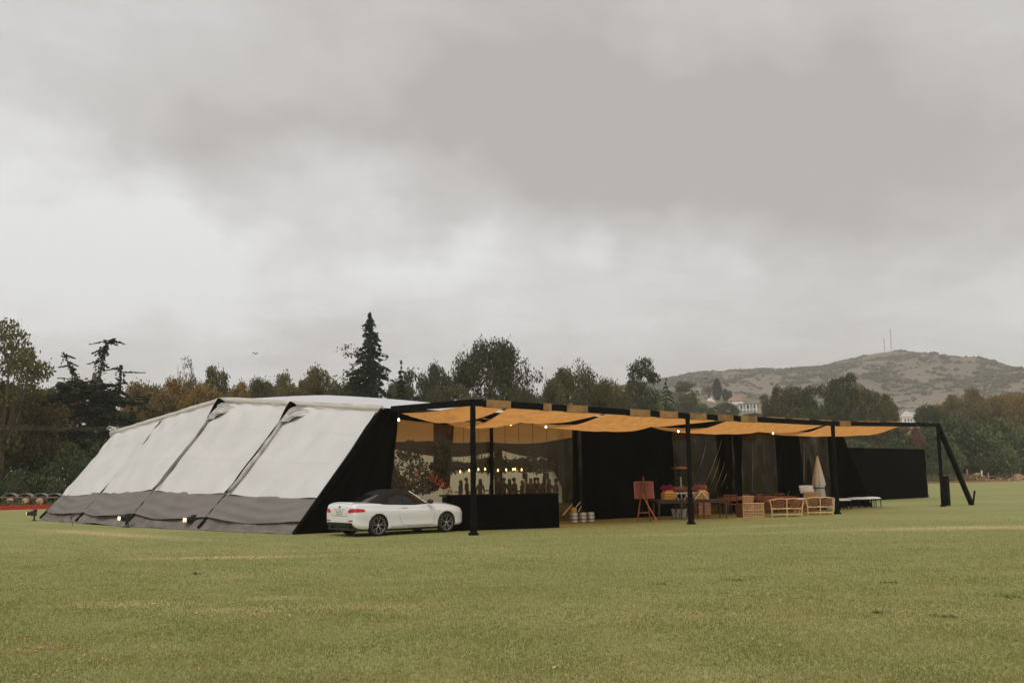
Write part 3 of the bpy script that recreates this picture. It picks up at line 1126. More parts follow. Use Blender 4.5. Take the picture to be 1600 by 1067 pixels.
# row of gums behind the white tent end
for args in (
        ('euc_a', 222, 600, 125, 'olive gum with a leaning crown, just right of the cedar', 'euc', 62),
        ('euc_d', 250, 612, 118, 'low bushy olive gum above the tent peak', 'euc', 80),
        ('euc_b', 282, 596, 128, 'russet gum below the bare twigs', 'euc_red', 74),
        ('wispy', 296, 560, 130, 'thin gum with nearly bare top twigs', 'euc_red', 44),
        ('euc_c', 335, 574, 128, 'dark green twin-topped gum behind the tent peak', 'euc_green', 46),
        ('euc_d', 318, 606, 117, 'broad russet gum in front of the twin-topped gum', 'euc_red', 84),
        ('euc_a', 374, 599, 122, 'narrow olive gum right of the gap in the row', 'euc', 40),
        ('euc_a', 400, 594, 126, 'small olive gum, second right of the gap in the row', 'euc', 42),
        ('euc_b', 434, 586, 128, 'grey green gum in the middle of the row', 'euc_green', 60),
        ('euc_d', 452, 604, 118, 'brown bushy gum low over the tent roof', 'euc', 74),
        ('euc_a', 500, 577, 126, 'tall russet gum left of the pointed fir', 'euc', 58),
        ('euc_c', 478, 592, 122, 'slim olive gum beside the tall russet gum', 'euc', 36),
        ('euc_d', 526, 604, 120, 'low olive gum at the foot of the pointed fir', 'euc_green', 64),
        ('euc_d', 240, 606, 136, 'pale olive gum peeping over the tent ridge near the cedar', 'euc', 90),
        ('euc_d', 300, 600, 138, 'russet and olive gum at the back of the row', 'euc', 90),
        ('round_b', 372, 612, 136, 'low rounded tree filling the gap in the row', 'euc', 70),
        ('euc_d', 415, 600, 138, 'broad olive gum at the back, middle of the row', 'euc', 80),
        ('euc_d', 480, 604, 138, 'broad brown gum at the back, left of the tall russet gum', 'euc', 80),
        ('euc_d', 545, 600, 134, 'olive gum behind the left skirt of the fir', 'euc_green', 60),
        ('wispy', 562, 543, 122, 'loose gum with wispy side branches behind the pointed fir', 'euc_green', 95),
):
    plant(*args, group='gum trees behind the tent')
plant('fir', 578, 500, 112, 'tall pointed dark fir above the tent roof', 'fir', 104, name='fir_tree')
plant('fir_b', 627, 569, 112, 'small slender dark fir right of the tall fir', 'fir', 36, name='fir_tree')
for args in (
        ('euc_b', 652, 582, 122, 'mid green gum right of the small fir', 'euc_green', 60),
        ('euc_d', 620, 598, 128, 'low gum behind the small fir', 'euc_green', 60),
        ('euc_a', 684, 572, 124, 'olive gum at the left foot of the great domed gum', 'euc_green', 46),
        ('round_a', 764, 537, 118, 'great domed gum above the shelter corner post', 'euc_green', 150),
        ('round_b', 700, 605, 112, 'low dark tree beneath the great domed gum', 'euc_green', 90),
        ('round_b', 812, 608, 114, 'low tree filling the right foot of the great domed gum', 'euc_green', 70),
        ('round_b', 902, 578, 124, 'dense russet topped tree with bare twigs above', 'euc', 112),
        ('wispy', 912, 562, 126, 'bare grey twigs standing above the dense russet tree', 'euc', 44),
        ('euc_d', 862, 596, 120, 'leafy shoulder tree left of the dense russet tree', 'euc_green', 50),
        ('round_b', 930, 612, 126, 'dark low tree right behind the dense russet tree', 'euc_green', 90),
        ('euc_d', 945, 598, 118, 'olive shoulder tree right of the dense russet tree', 'euc_green', 46),
):
    plant(*args, group='gum trees behind the shelter')
plant('sparse', 1003, 561, 150, 'tall open gum with pale bare trunk before the hill', 'euc_green', 40, bark='bark_pale')
plant('euc_b', 990, 596, 146, 'leafy tree round the foot of the pale trunked gum', 'euc_green', 44)
plant('euc_d', 968, 614, 140, 'low olive tree left of the pale trunked gum', 'euc_green', 44)
plant('spruce', 1041, 594, 168, 'blue green pyramid conifer before the hill', 'cypress', 50, name='conifer_tree')
plant('euc_d', 1022, 626, 158, 'low brown tree under the pyramid conifer', 'euc', 46)
plant('sparse', 1071, 596, 330, 'slim gum left of the white hillside house', 'euc_green', 32)
plant('euc_d', 1072, 618, 300, 'bushy tree at the foot of the slim gum', 'euc_green', 44)
plant('wispy', 1106, 590, 540, 'thin olive tree left of the cypress by the white house', 'euc', 22)
plant('cypress', 1120, 591, 540, 'tall dark cypress right of the white hillside house', 'cypress', 13, name='cypress_tree')
plant('cypress', 1133, 607, 540, 'short cypress, left one of a small pair', 'cypress', 9, name='cypress_tree')
plant('cypress', 1140, 611, 540, 'short cypress, right one of a small pair', 'cypress', 8, name='cypress_tree')
for args in (
        ('euc_d', 1135, 630, 350, 'green round tree below the cypress pair', 'bush', 40),
        ('euc_d', 1100, 636, 330, 'low green tree below the white gable', 'bush', 44),
        ('euc_d', 1180, 646, 330, 'low green tree below the flat roofed house', 'bush', 50),
        ('euc_b', 1207, 606, 190, 'loose tall gum at the left end of the dark grove', 'euc_green', 36),
        ('euc_d', 1240, 606, 185, 'bushy gum, second in the dark grove', 'euc_green', 66),
        ('round_b', 1285, 606, 182, 'wide dark gum in the middle of the grove', 'euc_green', 86),
        ('euc_c', 1316, 587, 184, 'tallest gum of the grove with a rounded tuft', 'euc_green', 46),
        ('round_b', 1345, 606, 178, 'wide dark gum right of the tallest gum', 'euc_green', 70),
        ('euc_c', 1378, 614, 186, 'loose brownish gum at the right end of the grove', 'euc', 34),
        ('euc_d', 1391, 630, 186, 'small olive tree left of the white gabled house', 'euc_green', 26),
        ('euc_d', 1450, 634, 176, 'small dark tree right of the white gabled house', 'euc_green', 46),
        ('euc_d', 1466, 634, 180, 'loose olive tree behind the shelter end post', 'euc', 40),
        ('round_b', 1502, 618, 178, 'round brown gum right of the shelter end post', 'euc', 70),
        ('euc_b', 1530, 610, 182, 'tallest brown gum of the grove at the right edge', 'euc', 62),
        ('round_a', 1572, 616, 180, 'broad brown gum at the right edge', 'euc', 110),
        ('round_b', 1625, 628, 178, 'brown gum cut off by the right edge', 'euc', 90),
        ('round_b', 1250, 640, 165, 'dark undergrowth tree low over the shelter beam', 'euc_green', 100),
        ('round_b', 1375, 664, 165, 'dark undergrowth tree below the white gabled house', 'bush', 100),
):
    plant(*args)
# thickets: shrubs nobody can tell apart share a label
k_ = 0
for px, top, Y, w in ((1445, 676, 158, 70), (1490, 690, 150, 60), (1530, 672, 160, 80), (1580, 684, 155, 80), (1610, 690, 152, 70), (1500, 705, 150, 64),
                      (1560, 704, 150, 70), (1596, 712, 150, 60), (1466, 708, 148, 44), (1532, 712, 149, 52), (1400, 690, 155, 70), (1340, 690, 158, 80), (1560, 660, 165, 90), (1500, 655, 165, 90), (1455, 664, 166, 60), (1620, 662, 168, 80)):
    plant(('bush_a', 'bush_b', 'bush_c')[k_ % 3], px, top, Y, 'round dark green shrub in the thicket beyond the far field edge', 'bush', w, name='shrub', cat='shrub',
          group='shrubs beyond the far field edge')
    k_ += 1
plant('euc_c', 1425, 666, 147, 'russet pink flowering shrub beyond the shelter end', 'bush_red', 30, name='shrub', cat='shrub')
for px, top, Y, w in ((10, 712, 86, 80), (60, 704, 88, 80), (110, 695, 88, 80), (150, 690, 92, 80), (30, 735, 83, 60), (80, 728, 84, 62), (125, 722, 86, 60), (-20, 726, 84, 60), (0, 690, 92, 90), (60, 680, 96, 90)):
    plant(('bush_a', 'bush_b', 'bush_c')[k_ % 3], px, top, Y, 'dense dark green shrub behind the barrels left of the tent', 'bush', w, name='shrub', cat='shrub',
          group='shrubs left of the tent')
    k_ += 1
for px, top, lab in ((28, 746, 'pale leafy shrub with white blossom above the barrels'), (88, 749, 'small white blossoming shrub beside the tent slope')):
    t = plant('bush_a', px, top, 81.5, lab, 'bush_pale', 30, name='flowering_shrub', cat='shrub')
    c = RNG.normal(size=(26, 3)) * np.array([.27, .27, .14]) + np.array([0, 0, .62])
    o = finish('blossom', tree_mesh('blossom', c, RNG.uniform(.04, .08, 26)), M['white_petal'], t)
# thin bare twigs above the dense russet tree and the gum row
for px, y0, y1, Y, lab in ((910, 585, 566, 123, 'bare twiggy branches sticking out of the dense russet tree'), (290, 600, 562, 127, 'bare twigs with seed heads above the russet gum')):
    b0 = at(px, y0, Y)
    t = thing('bare_branch', lab, 'branch', b0)
    mb = MB()
    top = at(px, y1, Y) - b0
    for i in range(9):
        e_ = Vector((random.uniform(-1.2, 1.2), random.uniform(-.5, .5), top.z * random.uniform(.7, 1.05)))
        limb(mb, (e_.x * .25, 0, -1.0), e_, .035, .012, .12, 4)
    mb.build('twig', M['bark'], t)

# ------------------------------------------------------------------ marquee
UB = Vector((-7.2, 32.9, 0))
U = Vector((.783, .623, 0)).normalized()
VV = Vector((-U.y, U.x, 0))
BL = Vector((-23.0, 48.8, 0))
TR = UB + U * 3.3
TL = BL + U * 3.3
ZE, ZR = 4.16, 5.16                                           # eave and ridge heights
A_END = 31.0


def wall_pt(a, z=0.0, b=0.0):
    p = UB + U * a + VV * b
    return Vector((p.x, p.y, z))


def a_of(px):
    k1 = (px - 800) / 1556
    return (32.9 * k1 + 7.2) / (U.x - U.y * k1)


def end_base(s):
    return UB.lerp(BL, s) - U * (.7 * math.sin(math.pi * s))


def end_top(s):
    p = TR.lerp(TL, s)
    z = ZE + (ZR - ZE) * (1 - abs(2 * s - 1))
    return Vector((p.x, p.y, z))


END_N = (end_top(.5) - end_base(.5)).cross(end_base(1) - end_base(0)).normalized()
if END_N.y > 0:
    END_N = -END_N


def end_pt(s, t, out=0.0):
    b, tp = end_base(s), end_top(s)
    return b.lerp(tp, t) + END_N * (out - .12 * math.sin(math.pi * t))


def wr(x, y, seed):
    """cloth wrinkles: a few crossed waves"""
    return (math.sin(x * 17 + 5 * math.sin(y * 3 + seed) + seed) * .5 + math.sin(x * 41 + y * 13 + 3 * math.sin(y * 7 + seed * 2)) * .3
            + math.sin(y * 23 - x * 9 + seed * 3) * .2)


tent = thing('marquee_tent', 'large white and grey canvas tent with a sloping end and black side wall', 'tent', UB)
SE = [0, .25, .5, .75, 1.0]
for i in range(4):
    s0, s1 = SE[i] + (.004 if i else .006), SE[i + 1] - .004

    def sail(u_, t_, s0=s0, s1=s1, i=i):
        s = s0 + (s1 - s0) * u_
        ed = min(u_, 1 - u_)
        low = .282 - .026 * math.sin(math.pi * u_)
        # the top right corner of the middle bays hangs off its frame
        hang = (.11 if i in (0, 1) else .012) * max(0, (u_ - .74) / .26) ** 2
        top = .985 - hang - .006 * math.sin(math.pi * u_ * 5)
        t = low + (top - low) * t_
        tens = math.exp(-((1 - t_) * 3.2 + abs(u_ - .95) * 2.6)) + .5 * math.exp(-(t_ * 7 + ed * 5))
        fold = math.sin((u_ * 9 - t_ * 7) * 2.6 + math.sin(t_ * 9 + i)) * tens
        o = .06 + .20 * math.sin(math.pi * u_) ** .7 * math.sin(math.pi * min(1, t_ + .04)) ** .5
        o += .055 * fold + .007 * wr(u_ * 1.0, t_ * 1.2, i * 2.1) * (.35 + 1.6 * math.exp(-ed * 9))
        o += .05 * math.sin(u_ * 6.0 + t_ * 2.0 + i) * math.sin(t_ * 3.1)
        if i == 3:
            o += -.10 * math.exp(-((u_ - .10) / .07) ** 2) * math.sin(math.pi * min(1, t_ + .1))
        return end_pt(s, t, o)
    MB().grid(sail, 70, 70).build('sail_panel', M['white_sail'], tent, smooth=True, world_space=True)

    for tt in (.36, .70):                                   # stitched cross seams
        MB().grid(lambda u_, t_, tt=tt: sail(.02 + .96 * u_, tt + .0035 * t_) + END_N * .005, 60, 1).build('cross_seam', M['seam'], tent, smooth=True, world_space=True)

    def skirt(u_, t_, s0=SE[i] + .0015, s1=SE[i + 1] - .0015, i=i):
        s = s0 + (s1 - s0) * u_
        low = .100 - .040 * math.sin(math.pi * u_)
        hi = .295 - .026 * math.sin(math.pi * u_)
        t = low + (hi - low) * t_
        o = .03 + .10 * math.sin(math.pi * u_) + .034 * math.sin(t_ * 17 + math.sin(u_ * 3.14) * 5 + i + 1.5 * math.sin(u_ * 7)) * (1 - t_) ** .5 * math.sin(math.pi * u_) ** .5
        o += .022 * wr(u_ * .5, t_ * .8, 4 + i)
        return end_pt(s, t, o)
    MB().grid(skirt, 40, 24).build('skirt_panel', M['grey_skirt'], tent, smooth=True, world_space=True)

    def flap(u_, t_, s0=SE[i], s1=SE[i + 1], i=i):
        s = s0 + (s1 - s0) * u_
        t = .135 * t_
        o = -.06 + .07 * math.sin(t_ * 8 + math.sin(u_ * 3.14) * 4 + i * 2) * math.sin(math.pi * u_) * (1 - t_) + .03 * wr(u_, t_, i + 9) + .10 * (1 - t_) * math.sin(math.pi * u_)
        p = end_pt(s, t, o)
        p.z = max(p.z, .012)
        return p
    MB().grid(flap, 40, 14).build('ground_flap', M['grey_flap'], tent, smooth=True, world_space=True)
# black sheet added behind the sails as the darkness in the openings and seams
MB().grid(lambda u_, t_: end_pt(u_, .02 + .96 * t_, -.16), 40, 12).build('dark_backing', M['black_cloth'], tent, smooth=True, world_space=True)
# bunched plastic rolled up along the frames
for s, rr, seed in ((.25, .105, 1), (.5, .07, 2)):
    pts, rs = [], []
    for j in range(26):
        t = .28 + .64 * j / 25
        pts.append(end_pt(s - .019, t, .19) + END_N * .012 * math.sin(j * .9 + seed))
        rs.append(rr * (1 + .05 * math.sin(j * 1.3 + seed)) * (.6 + .4 * min(1, j / 8)))
    MB().tube(pts, rs, 9).build('rolled_strip', M['grey_plastic'] if s < .4 else M['dark_strip'], tent, smooth=True, world_space=True)
    # creased plastic pulled across the opening beside the frame top

    def crease(u_, t_, s=s, seed=seed):
        ss = s - .012 - .060 * u_
        t = .955 - .15 * t_ * (1 - u_ * .75) - .01 * u_
        o = .14 + .14 * math.sin(math.pi * u_) + .11 * math.sin(u_ * 13 + t_ * 19 + seed + 2 * math.sin(t_ * 5)) * (1 - u_) ** .7
        return end_pt(ss, t, o)
    MB().grid(crease, 26, 26).build('creased_plastic', M['pale_plastic'], tent, smooth=True, world_space=True)
    # black wedge standing in for the dark opening at the frame top
    MB().tube([end_pt(s - .008, .84, .16), end_pt(s - .012, .93, .20), end_pt(s - .012, .985, .20)], [.05, .15, .17], 8).build('dark_opening', M['black_cloth'], tent, world_space=True)
for s in (0, .25, .5, .75, 1.0):
    MB().tube([end_pt(s, .02 + .96 * j / 12, -.02 if 0 < s < 1 else .0) for j in range(13)], .05 if 0 < s < 1 else .055, 8).build('frame_tube', M['black'], tent, world_space=True)
# roll of cream fabric along the top edge of the end
pts = [end_top(s) + Vector((0, 0, .03)) + END_N * .03 for s in (0, .06, .125, .19, .25, .31, .375, .44, .5, .56, .625, .69, .75, .81, .875, .94, 1.0)]
MB().tube(pts, [.13 + .018 * math.sin(i * 2.1) for i in range(len(pts))], 12).build('edge_roll', M['cream'], tent, smooth=True, world_space=True)


def valance(u_, t_):
    p = end_top(u_) + END_N * (.155 + .012 * math.sin(u_ * 90)) + Vector((0, 0, .06 - (.25 + .02 * math.sin(u_ * 37) + .015 * math.sin(u_ * 83)) * t_))
    return p


MB().grid(valance, 120, 3).build('edge_valance', M['cream'], tent, smooth=True, world_space=True)
# roof: two slopes from this end to the far end, a little slack between frames
def roof_pt(b, a, dz=0.0):
    s = b
    p0 = end_top(s)
    q = p0 + U * a
    lift = .42 * math.sin(math.pi * min(1, a / 10)) * math.sin(math.pi * s) ** .6 if a > 0 else 0
    return q + Vector((0, 0, dz + lift))


for nm, s0, s1 in (('roof_slope', 0, .5), ('roof_slope', .5, 1.0)):
    MB().grid(lambda u_, t_, s0=s0, s1=s1: roof_pt(s0 + (s1 - s0) * u_, 27.7 * t_, .05 - .06 * abs(math.sin(t_ * math.pi * 5.5))), 24, 44).build(nm, M['roof'], tent, smooth=True, world_space=True)
MB().grid(lambda u_, t_: roof_pt(u_, .25 + 27.2 * t_, -.22 - .25 * abs(math.sin(t_ * math.pi * 6)) * math.sin(math.pi * u_) ** .5), 24, 48).build('roof_lining', M['ceiling'], tent, smooth=True, world_space=True)
# far sloping end and its dark wall
MB().grid(lambda u_, t_: roof_pt(u_, 27.7) * t_ + (roof_pt(u_, 27.7 + 3.4) * Vector((1, 1, 0)).x if False else Vector((roof_pt(u_, 30.3).x, roof_pt(u_, 30.3).y, 0))) * (1 - t_), 12, 8).build('far_end_wall', M['black_cloth'], tent, world_space=True)
# black side wall from the slope to the first clear window
def side_black(u_, t_):
    z = ZE * t_
    a0 = 3.3 * t_ + .03
    a1 = 3.50 + .55 * t_ ** .8
    a = a0 + (a1 - a0) * u_
    return wall_pt(a, z, .05 * math.sin(u_ * 21) * u_ + .03 * wr(u_, t_, 3))


MB().grid(side_black, 36, 20).build('black_side_wall', M['black_cloth'], tent, smooth=True, world_space=True)
MB().tube([wall_pt(3.3 * t + .0, ZE * t + .03, -.03) for t in (0, .5, 1)], .06, 8).build('slope_edge', M['black'], tent, world_space=True)


def curtain(px0, px1, mat, name, z0=0.02, z1=ZE - .12, folds=1.0, amp=.05, b=0.0, shift=0.0, n=None, pinch=0.0, solid=0.0):
    a0, a1 = a_of(px0), a_of(px1)
    L = a1 - a0
    nu = n or max(14, int(L * 14))

    def f(u_, t_):
        a = a0 + L * u_
        if pinch:
            mid = .5 * (a0 + a1)
            a = mid + (a - mid) * (1 - pinch * (1 - t_) ** .8)
        a += shift * (1 - t_)
        return wall_pt(a, z0 + (z1 - z0) * t_, b + amp * math.sin(u_ * L * 6.0 * folds + 1.2 * math.sin(t_ * 2 + u_ * 5)) + .01 * wr(u_ * L * .3, t_, 5))
    return MB().grid(f, nu, 16).build(name, mat, tent, smooth=True, world_space=True, solid=solid)


curtain(598, 882, M['pvc'], 'clear_window', z0=.1, z1=3.92, folds=.18, amp=.045, b=.10)
curtain(872, 906, M['pvc_dark'], 'gathered_clear_curtain', folds=1.6, amp=.07, b=.05)
curtain(897, 1048, M['black_cloth'], 'black_curtain', folds=.9, amp=.06)
curtain(1046, 1160, M['pvc_dark'], 'clear_curtain', folds=.7, amp=.06, b=.12)
curtain(1122, 1158, M['black_cloth'], 'black_curtain', folds=1.5, amp=.08, pinch=.25)
curtain(1157, 1222, M['pvc_dark'], 'clear_curtain', folds=.8, amp=.06, b=.10)
curtain(1205, 1246, M['black_cloth'], 'black_curtain', folds=1.5, amp=.08, shift=.15)
curtain(1243, 1300, M['pvc_dark'], 'clear_curtain', folds=.8, amp=.06, b=.10)
curtain(1290, 1312, M['black_cloth'], 'black_curtain', folds=1.5, amp=.06)
# pale crease lines in the plastic
for x0, y0, x1, y1 in ((1098, 752, 1124, 688), (1104, 758, 1120, 716), (1112, 760, 1127, 722), (1120, 760, 1133, 730), (1128, 764, 1136, 744), (1088, 730, 1100, 690), (1168, 770, 1172, 690), (1246, 775, 1252, 690), (1217, 782, 1226, 765)):
    def on_wall(px, py):
        a = a_of(px)
        w = wall_pt(a, 0, -.02 if px < 1150 or px > 1210 else 0.0)
        z = at(px, py, w.y).z
        return Vector((w.x, w.y, z))
    p0, p1 = on_wall(x0, y0), on_wall(x1, y1)
    mid = p0.lerp(p1, .5) + U * .04
    MB().tube([p0, p0.lerp(mid, .5) + U * .02, mid, mid.lerp(p1, .5) + U * .025, p1], [.002, .005, .0075, .005, .002], 5).build('plastic_crease', M['pale_plastic'], tent, world_space=True)
# header band above the windows, sagging a little between fixings
MB().grid(lambda u_, t_: wall_pt(3.9 + 27 * u_, ZE - .02 - (.30 + .12 * abs(math.sin(u_ * math.pi * 4.5))) * t_, -.02 + .03 * wr(u_ * 5, t_, 2)), 90, 4).build(
    'header_band', M['black_cloth'], tent, smooth=True, world_space=True)
MB().bar(wall_pt(3.3, ZE, .08), wall_pt(A_END, ZE, .08), .12, .14).build('eave_beam', M['black'], tent, world_space=True)
# frames standing inside the side wall
for a in (a_of(765), a_of(900), a_of(1060), a_of(1232), A_END - .1):
    MB().bar(wall_pt(a, 0, .22 if a > 10 else -.05), wall_pt(a, ZE, .22 if a > 10 else -.05), .10, .10, up=U).build('frame_post', M['black'], tent, world_space=True)
# back of the tent: pale wall along the reception end, made translucent to imitate window brightness, dark cloth beyond, dark drapes between
B_BACK = 21.6


def back(a0, a1, mat, nm, z0, z1, amp=.06, sc=0.0):
    MB().grid(lambda u_, t_: wall_pt(a0 + (a1 - a0) * u_, z0 + (z1 - sc * math.sin(math.pi * u_) - z0) * t_, B_BACK + amp * math.sin(u_ * (a1 - a0) * 3)), 50, 6).build(
        nm, mat, tent, smooth=True, world_space=True)


back(8, 31.2, M['glow_wall'], 'translucent_back_wall', .02, 3.5, .04)
back(31.3, 33, M['black_cloth'], 'dark_back_wall', .02, ZE - .2)
back(2.5, 8, M['black_cloth'], 'dark_back_wall', .02, ZE - .2)
for a in (9.5, 16.4, 24.6, 30.4):
    MB().grid(lambda u_, t_, a=a: wall_pt(a + .7 * u_, .02 + 3.8 * t_, B_BACK - .25 + .08 * math.sin(u_ * 20)), 14, 4).build('back_drape', M['lining'], tent, smooth=True, world_space=True)
for a0, a1 in ((8, 17), (17, 25), (25, 31.2)):
    MB().grid(lambda u_, t_, a0=a0, a1=a1: wall_pt(a0 + (a1 - a0) * u_, ZE - .1 - (.55 + .45 * math.sin(math.pi * u_)) * t_, B_BACK - .5), 30, 4).build('swag_valance', M['lining'], tent, smooth=True, world_space=True)
# dark partition added to keep the far clear curtains dark
MB().grid(lambda u_, t_: wall_pt(21.0 + .5 * u_, .02 + 3.9 * t_, .6 + 8.5 * u_), 24, 4).build('inner_partition', M['black_cloth'], tent, smooth=True, world_space=True)

# lamps at the foot of the sloping end
def twin_lamp(p, rz, label):
    t = thing('ground_lamp', label, 'lamp', p, rz, 'lamps along the foot of the tent', 1.45)
    MB().box((0, 0, .24), (.20, .16, .17)).box((0, .04, .34), (.14, .1, .05)).build('lamp_housing', M['metal_dark'], t)
    for x in (-.075, .075):
        o = MB().lathe([(.045, 0), (.062, .05), (.070, .11)], 14, (x, -.08, .24), Matrix.Rotation(math.pi / 2, 3, 'X')).build('lamp_barrel', M['metal_dark'], t)
        MB().lathe([(.062, 0), (.05, .014)], 14, (x, -.19, .24), Matrix.Rotation(math.pi / 2, 3, 'X')).build('lens', M['lens'], o)
    b = MB()
    b.bar((-.09, .02, .16), (-.13, .02, 0), .025, .025).bar((.09, .02, .16), (.13, .02, 0), .025, .025).box((0, .02, .012), (.34, .12, .022))
    b.build('stand', M['metal_dark'], t)


for px, py, rz, lab in ((300, 827, -.95, 'twin lit lamp at the tent foot, third from the far corner'), (197, 823.5, -.95, 'twin lit lamp at the middle of the tent foot'),
                        (52, 813.5, -1.25, 'lit lamp on the grass at the far tent corner')):
    twin_lamp(gp(px, py) + Vector((0, 0, .0)), rz, lab)
# tie-down stakes
for i, (px, py, lab) in enumerate(((458, 833, 'black stake and strap at the near tent corner'), (114, 822, 'thin dark stake at the tent foot near the far corner'))):
    p = gp(px, py)
    t = thing('tent_stake', lab, 'stake', p)
    MB().bar((0, 0, -.05), (-.12, -.05, .40 if i == 0 else .55), .05 if i == 0 else .02, .05 if i == 0 else .02).build('stake_rod', M['metal_dark'], t)
    MB().bar((-.11, -.04, .30), (-.02, .25, .50), .04, .012).build('strap', M['black'], t)

# ------------------------------------------------------------------ shade shelter
P1, P2, P3, P4 = Vector((-1.26, 31.3, 4.12)), Vector((6.40, 36.57, 3.93)), Vector((14.15, 44.2, 3.97)), Vector((22.2, 52.2, 4.23))
FOOT = Vector((24.5, 54.0, 0))
sh = thing('shade_shelter', 'black framed shade shelter with sagging tan cloth along the tent', 'shelter', (P1.x, P1.y, 0))
for p in (P1, P2, P3, P4):
    b = MB()
    rot = math.atan2(U.y, U.x)
    V, k1 = [], 14
    for j in range(k1 + 1):                                   # cloth wrapped round the post: slightly uneven, wider at the foot
        z = p.z * j / k1
        w_ = .080 + .005 * math.sin(j * 2.3 + p.x) + .022 * max(0, 1 - z / 1.3)
        for q in range(8):
            a_ = rot + math.pi / 8 + q * math.pi / 4
            V.append((p.x + .004 * math.sin(j * 1.1) + w_ * 1.12 * math.cos(a_), p.y + w_ * 1.12 * math.sin(a_), z))
    b.add(V, [(j * 8 + q, j * 8 + (q + 1) % 8, j * 8 + 8 + (q + 1) % 8, j * 8 + 8 + q) for j in range(k1) for q in range(8)] + [tuple(k1 * 8 + q for q in range(8))])
    b.box((p.x, p.y, .04), (.225, .225, .08), rot)
    b.build('post', M['black'], sh, world_space=True)
WT = [wall_pt(3.75, ZE + .06, -.02), wall_pt(A_END, ZE + .0, -.02)]
for a, b in ((P1, P2), (P2, P3), (P3, P4), (WT[0], P1)):
    MB().bar(a + Vector((0, 0, -.02)), b + Vector((0, 0, -.02)), .16, .20).build('beam', M['black'], sh, world_space=True)
MB().bar(P4, FOOT, .2, .2).build('brace', M['black'], sh, world_space=True)
MB().bar(FOOT + Vector((.05, 0, 0)), FOOT + Vector((.25, .1, .75)), .07, .07).build('anchor_stake', M['black'], sh, world_space=True)
MB().box((P4.x + .22, P4.y + .05, .8), (.3, .25, 1.5), rot).build('ballast_bag', M['black'], sh, world_space=True)


def beam_at(px):
    """point on the outer beam seen at a photograph column"""
    best = None
    for a, b in ((P1, P2), (P2, P3), (P3, P4)):
        for j in range(201):
            q = a.lerp(b, j / 200)
            d = abs(proj(q)[0] - px)
            if best is None or d < best[0]:
                best = (d, q, (b - a).normalized())
    return best[1], best[2]


for x0, x1 in ((757, 796), (846, 859), (884, 916), (983, 1013), (1029, 1056), (1076, 1101), (1119, 1143), (1155, 1180), (1310, 1326), (1202, 1224), (1238, 1262), (1282, 1296), (1340, 1372), (1388, 1404)):
    a, d = beam_at(x0)
    b, _ = beam_at(x1)
    thin = x0 >= 1200 and x0 != 1310
    z = .095 if thin else -.02
    MB().bar(a + Vector((0, 0, z)), b + Vector((0, 0, z)), .19, .05 if thin else .24).build('cloth_sleeve', M['sleeve'], sh, world_space=True)
# cloth strips slung from the tent to the outer beam, each with its own sag and slits between
OUT_PX = [744, 800, 868, 955, 1064, 1146, 1238, 1298, 1412]
IN_A = [3.95] + [(beam_at(px)[0] - UB).dot(U) + .55 for px in OUT_PX[1:]]
IN_A[-1] = max(IN_A[-1], 30.8)
for i in range(8):
    oa, ob = beam_at(OUT_PX[i])[0], beam_at(OUT_PX[i + 1])[0]
    ia, ib = wall_pt(IN_A[i], ZE - .05, -.10), wall_pt(IN_A[i + 1], ZE - .05, -.10)
    dz = (.0, .07, -.05, .06, -.06, .05, -.03, .04)[i]

    def strip(u_, t_, oa=oa, ob=ob, ia=ia, ib=ib, i=i, dz=dz):
        u2 = .012 + .976 * u_
        o, n_ = oa.lerp(ob, u2), ia.lerp(ib, u2)
        p = n_.lerp(o, .02 + .965 * t_)
        sag = .30 * math.sin(math.pi * t_ ** .85) + .16 * (1 - t_) + dz * (1 - t_) + .035 * math.sin(math.pi * u_) * (1 - t_ * .6)
        if i == 0:
            sag *= .25 + .75 * min(1, u_ * 2.2)
        edge = .07 * math.sin(i * 1.9) * (2 * u_ - 1)
        return p + Vector((0, 0, -sag * (.92 + .08 * math.sin(math.pi * u_)) + edge * math.sin(math.pi * t_) - .03 - dz * math.sin(math.pi * t_) * 1.6 + .018 * wr(u_, t_ * .5, i)))
    MB().grid(strip, 22, 22).build('shade_strip', M['shade'], sh, smooth=True, world_space=True)

# festoon bulbs under the cloth
for px, py, Y, lab in ((623, 656, 33.4, 'lit bulb hanging at the near tent corner under the cloth'), (770, 661, 36.2, 'dim lit bulb behind the near shelter post'),
                       (853, 667, 37.6, 'lit bulb under the cloth above the bar'), (1060, 674, 40.2, 'lit bulb left of the second shelter post'), (1208, 677, 45.6, 'lit bulb under the cloth above the rattan seats'),
                       (798, 663, 36.9, 'small dim bulb between the post and the bar lamp')):
    p = at(px, py, Y)
    t = thing('festoon_bulb', lab, 'bulb', p, 0, 'bulbs under the shade cloth')
    MB().lathe([(.008, -.045), (.030, -.028), (.036, 0), (.026, .03), (.018, .05)], 12).build('bulb_glass', M['bulb'] if 'dim' not in lab else M['bulb_dim'], t, smooth=True)
    MB().lathe([(.024, .05), (.024, .10), (.006, .12), (.006, .5)], 8).build('socket', M['metal_dark'], t)

# black counter under the shelter
BA, BB = Vector((-2.25, 33.75, 0)), Vector((1.56, 35.25, 0))
bd = (BB - BA).normalized()
bp_ = Vector((-bd.y, bd.x, 0))
t = thing('bar_counter', 'long bar counter covered in black cloth behind the near shelter post', 'counter', BA)
mb = MB()


def bar_face(u_, t_):
    return BA.lerp(BB, u_) + Vector((0, 0, 1.14 * t_ + .01)) - bp_ * (.02 + .018 * math.sin(u_ * 46) * (1 - t_))


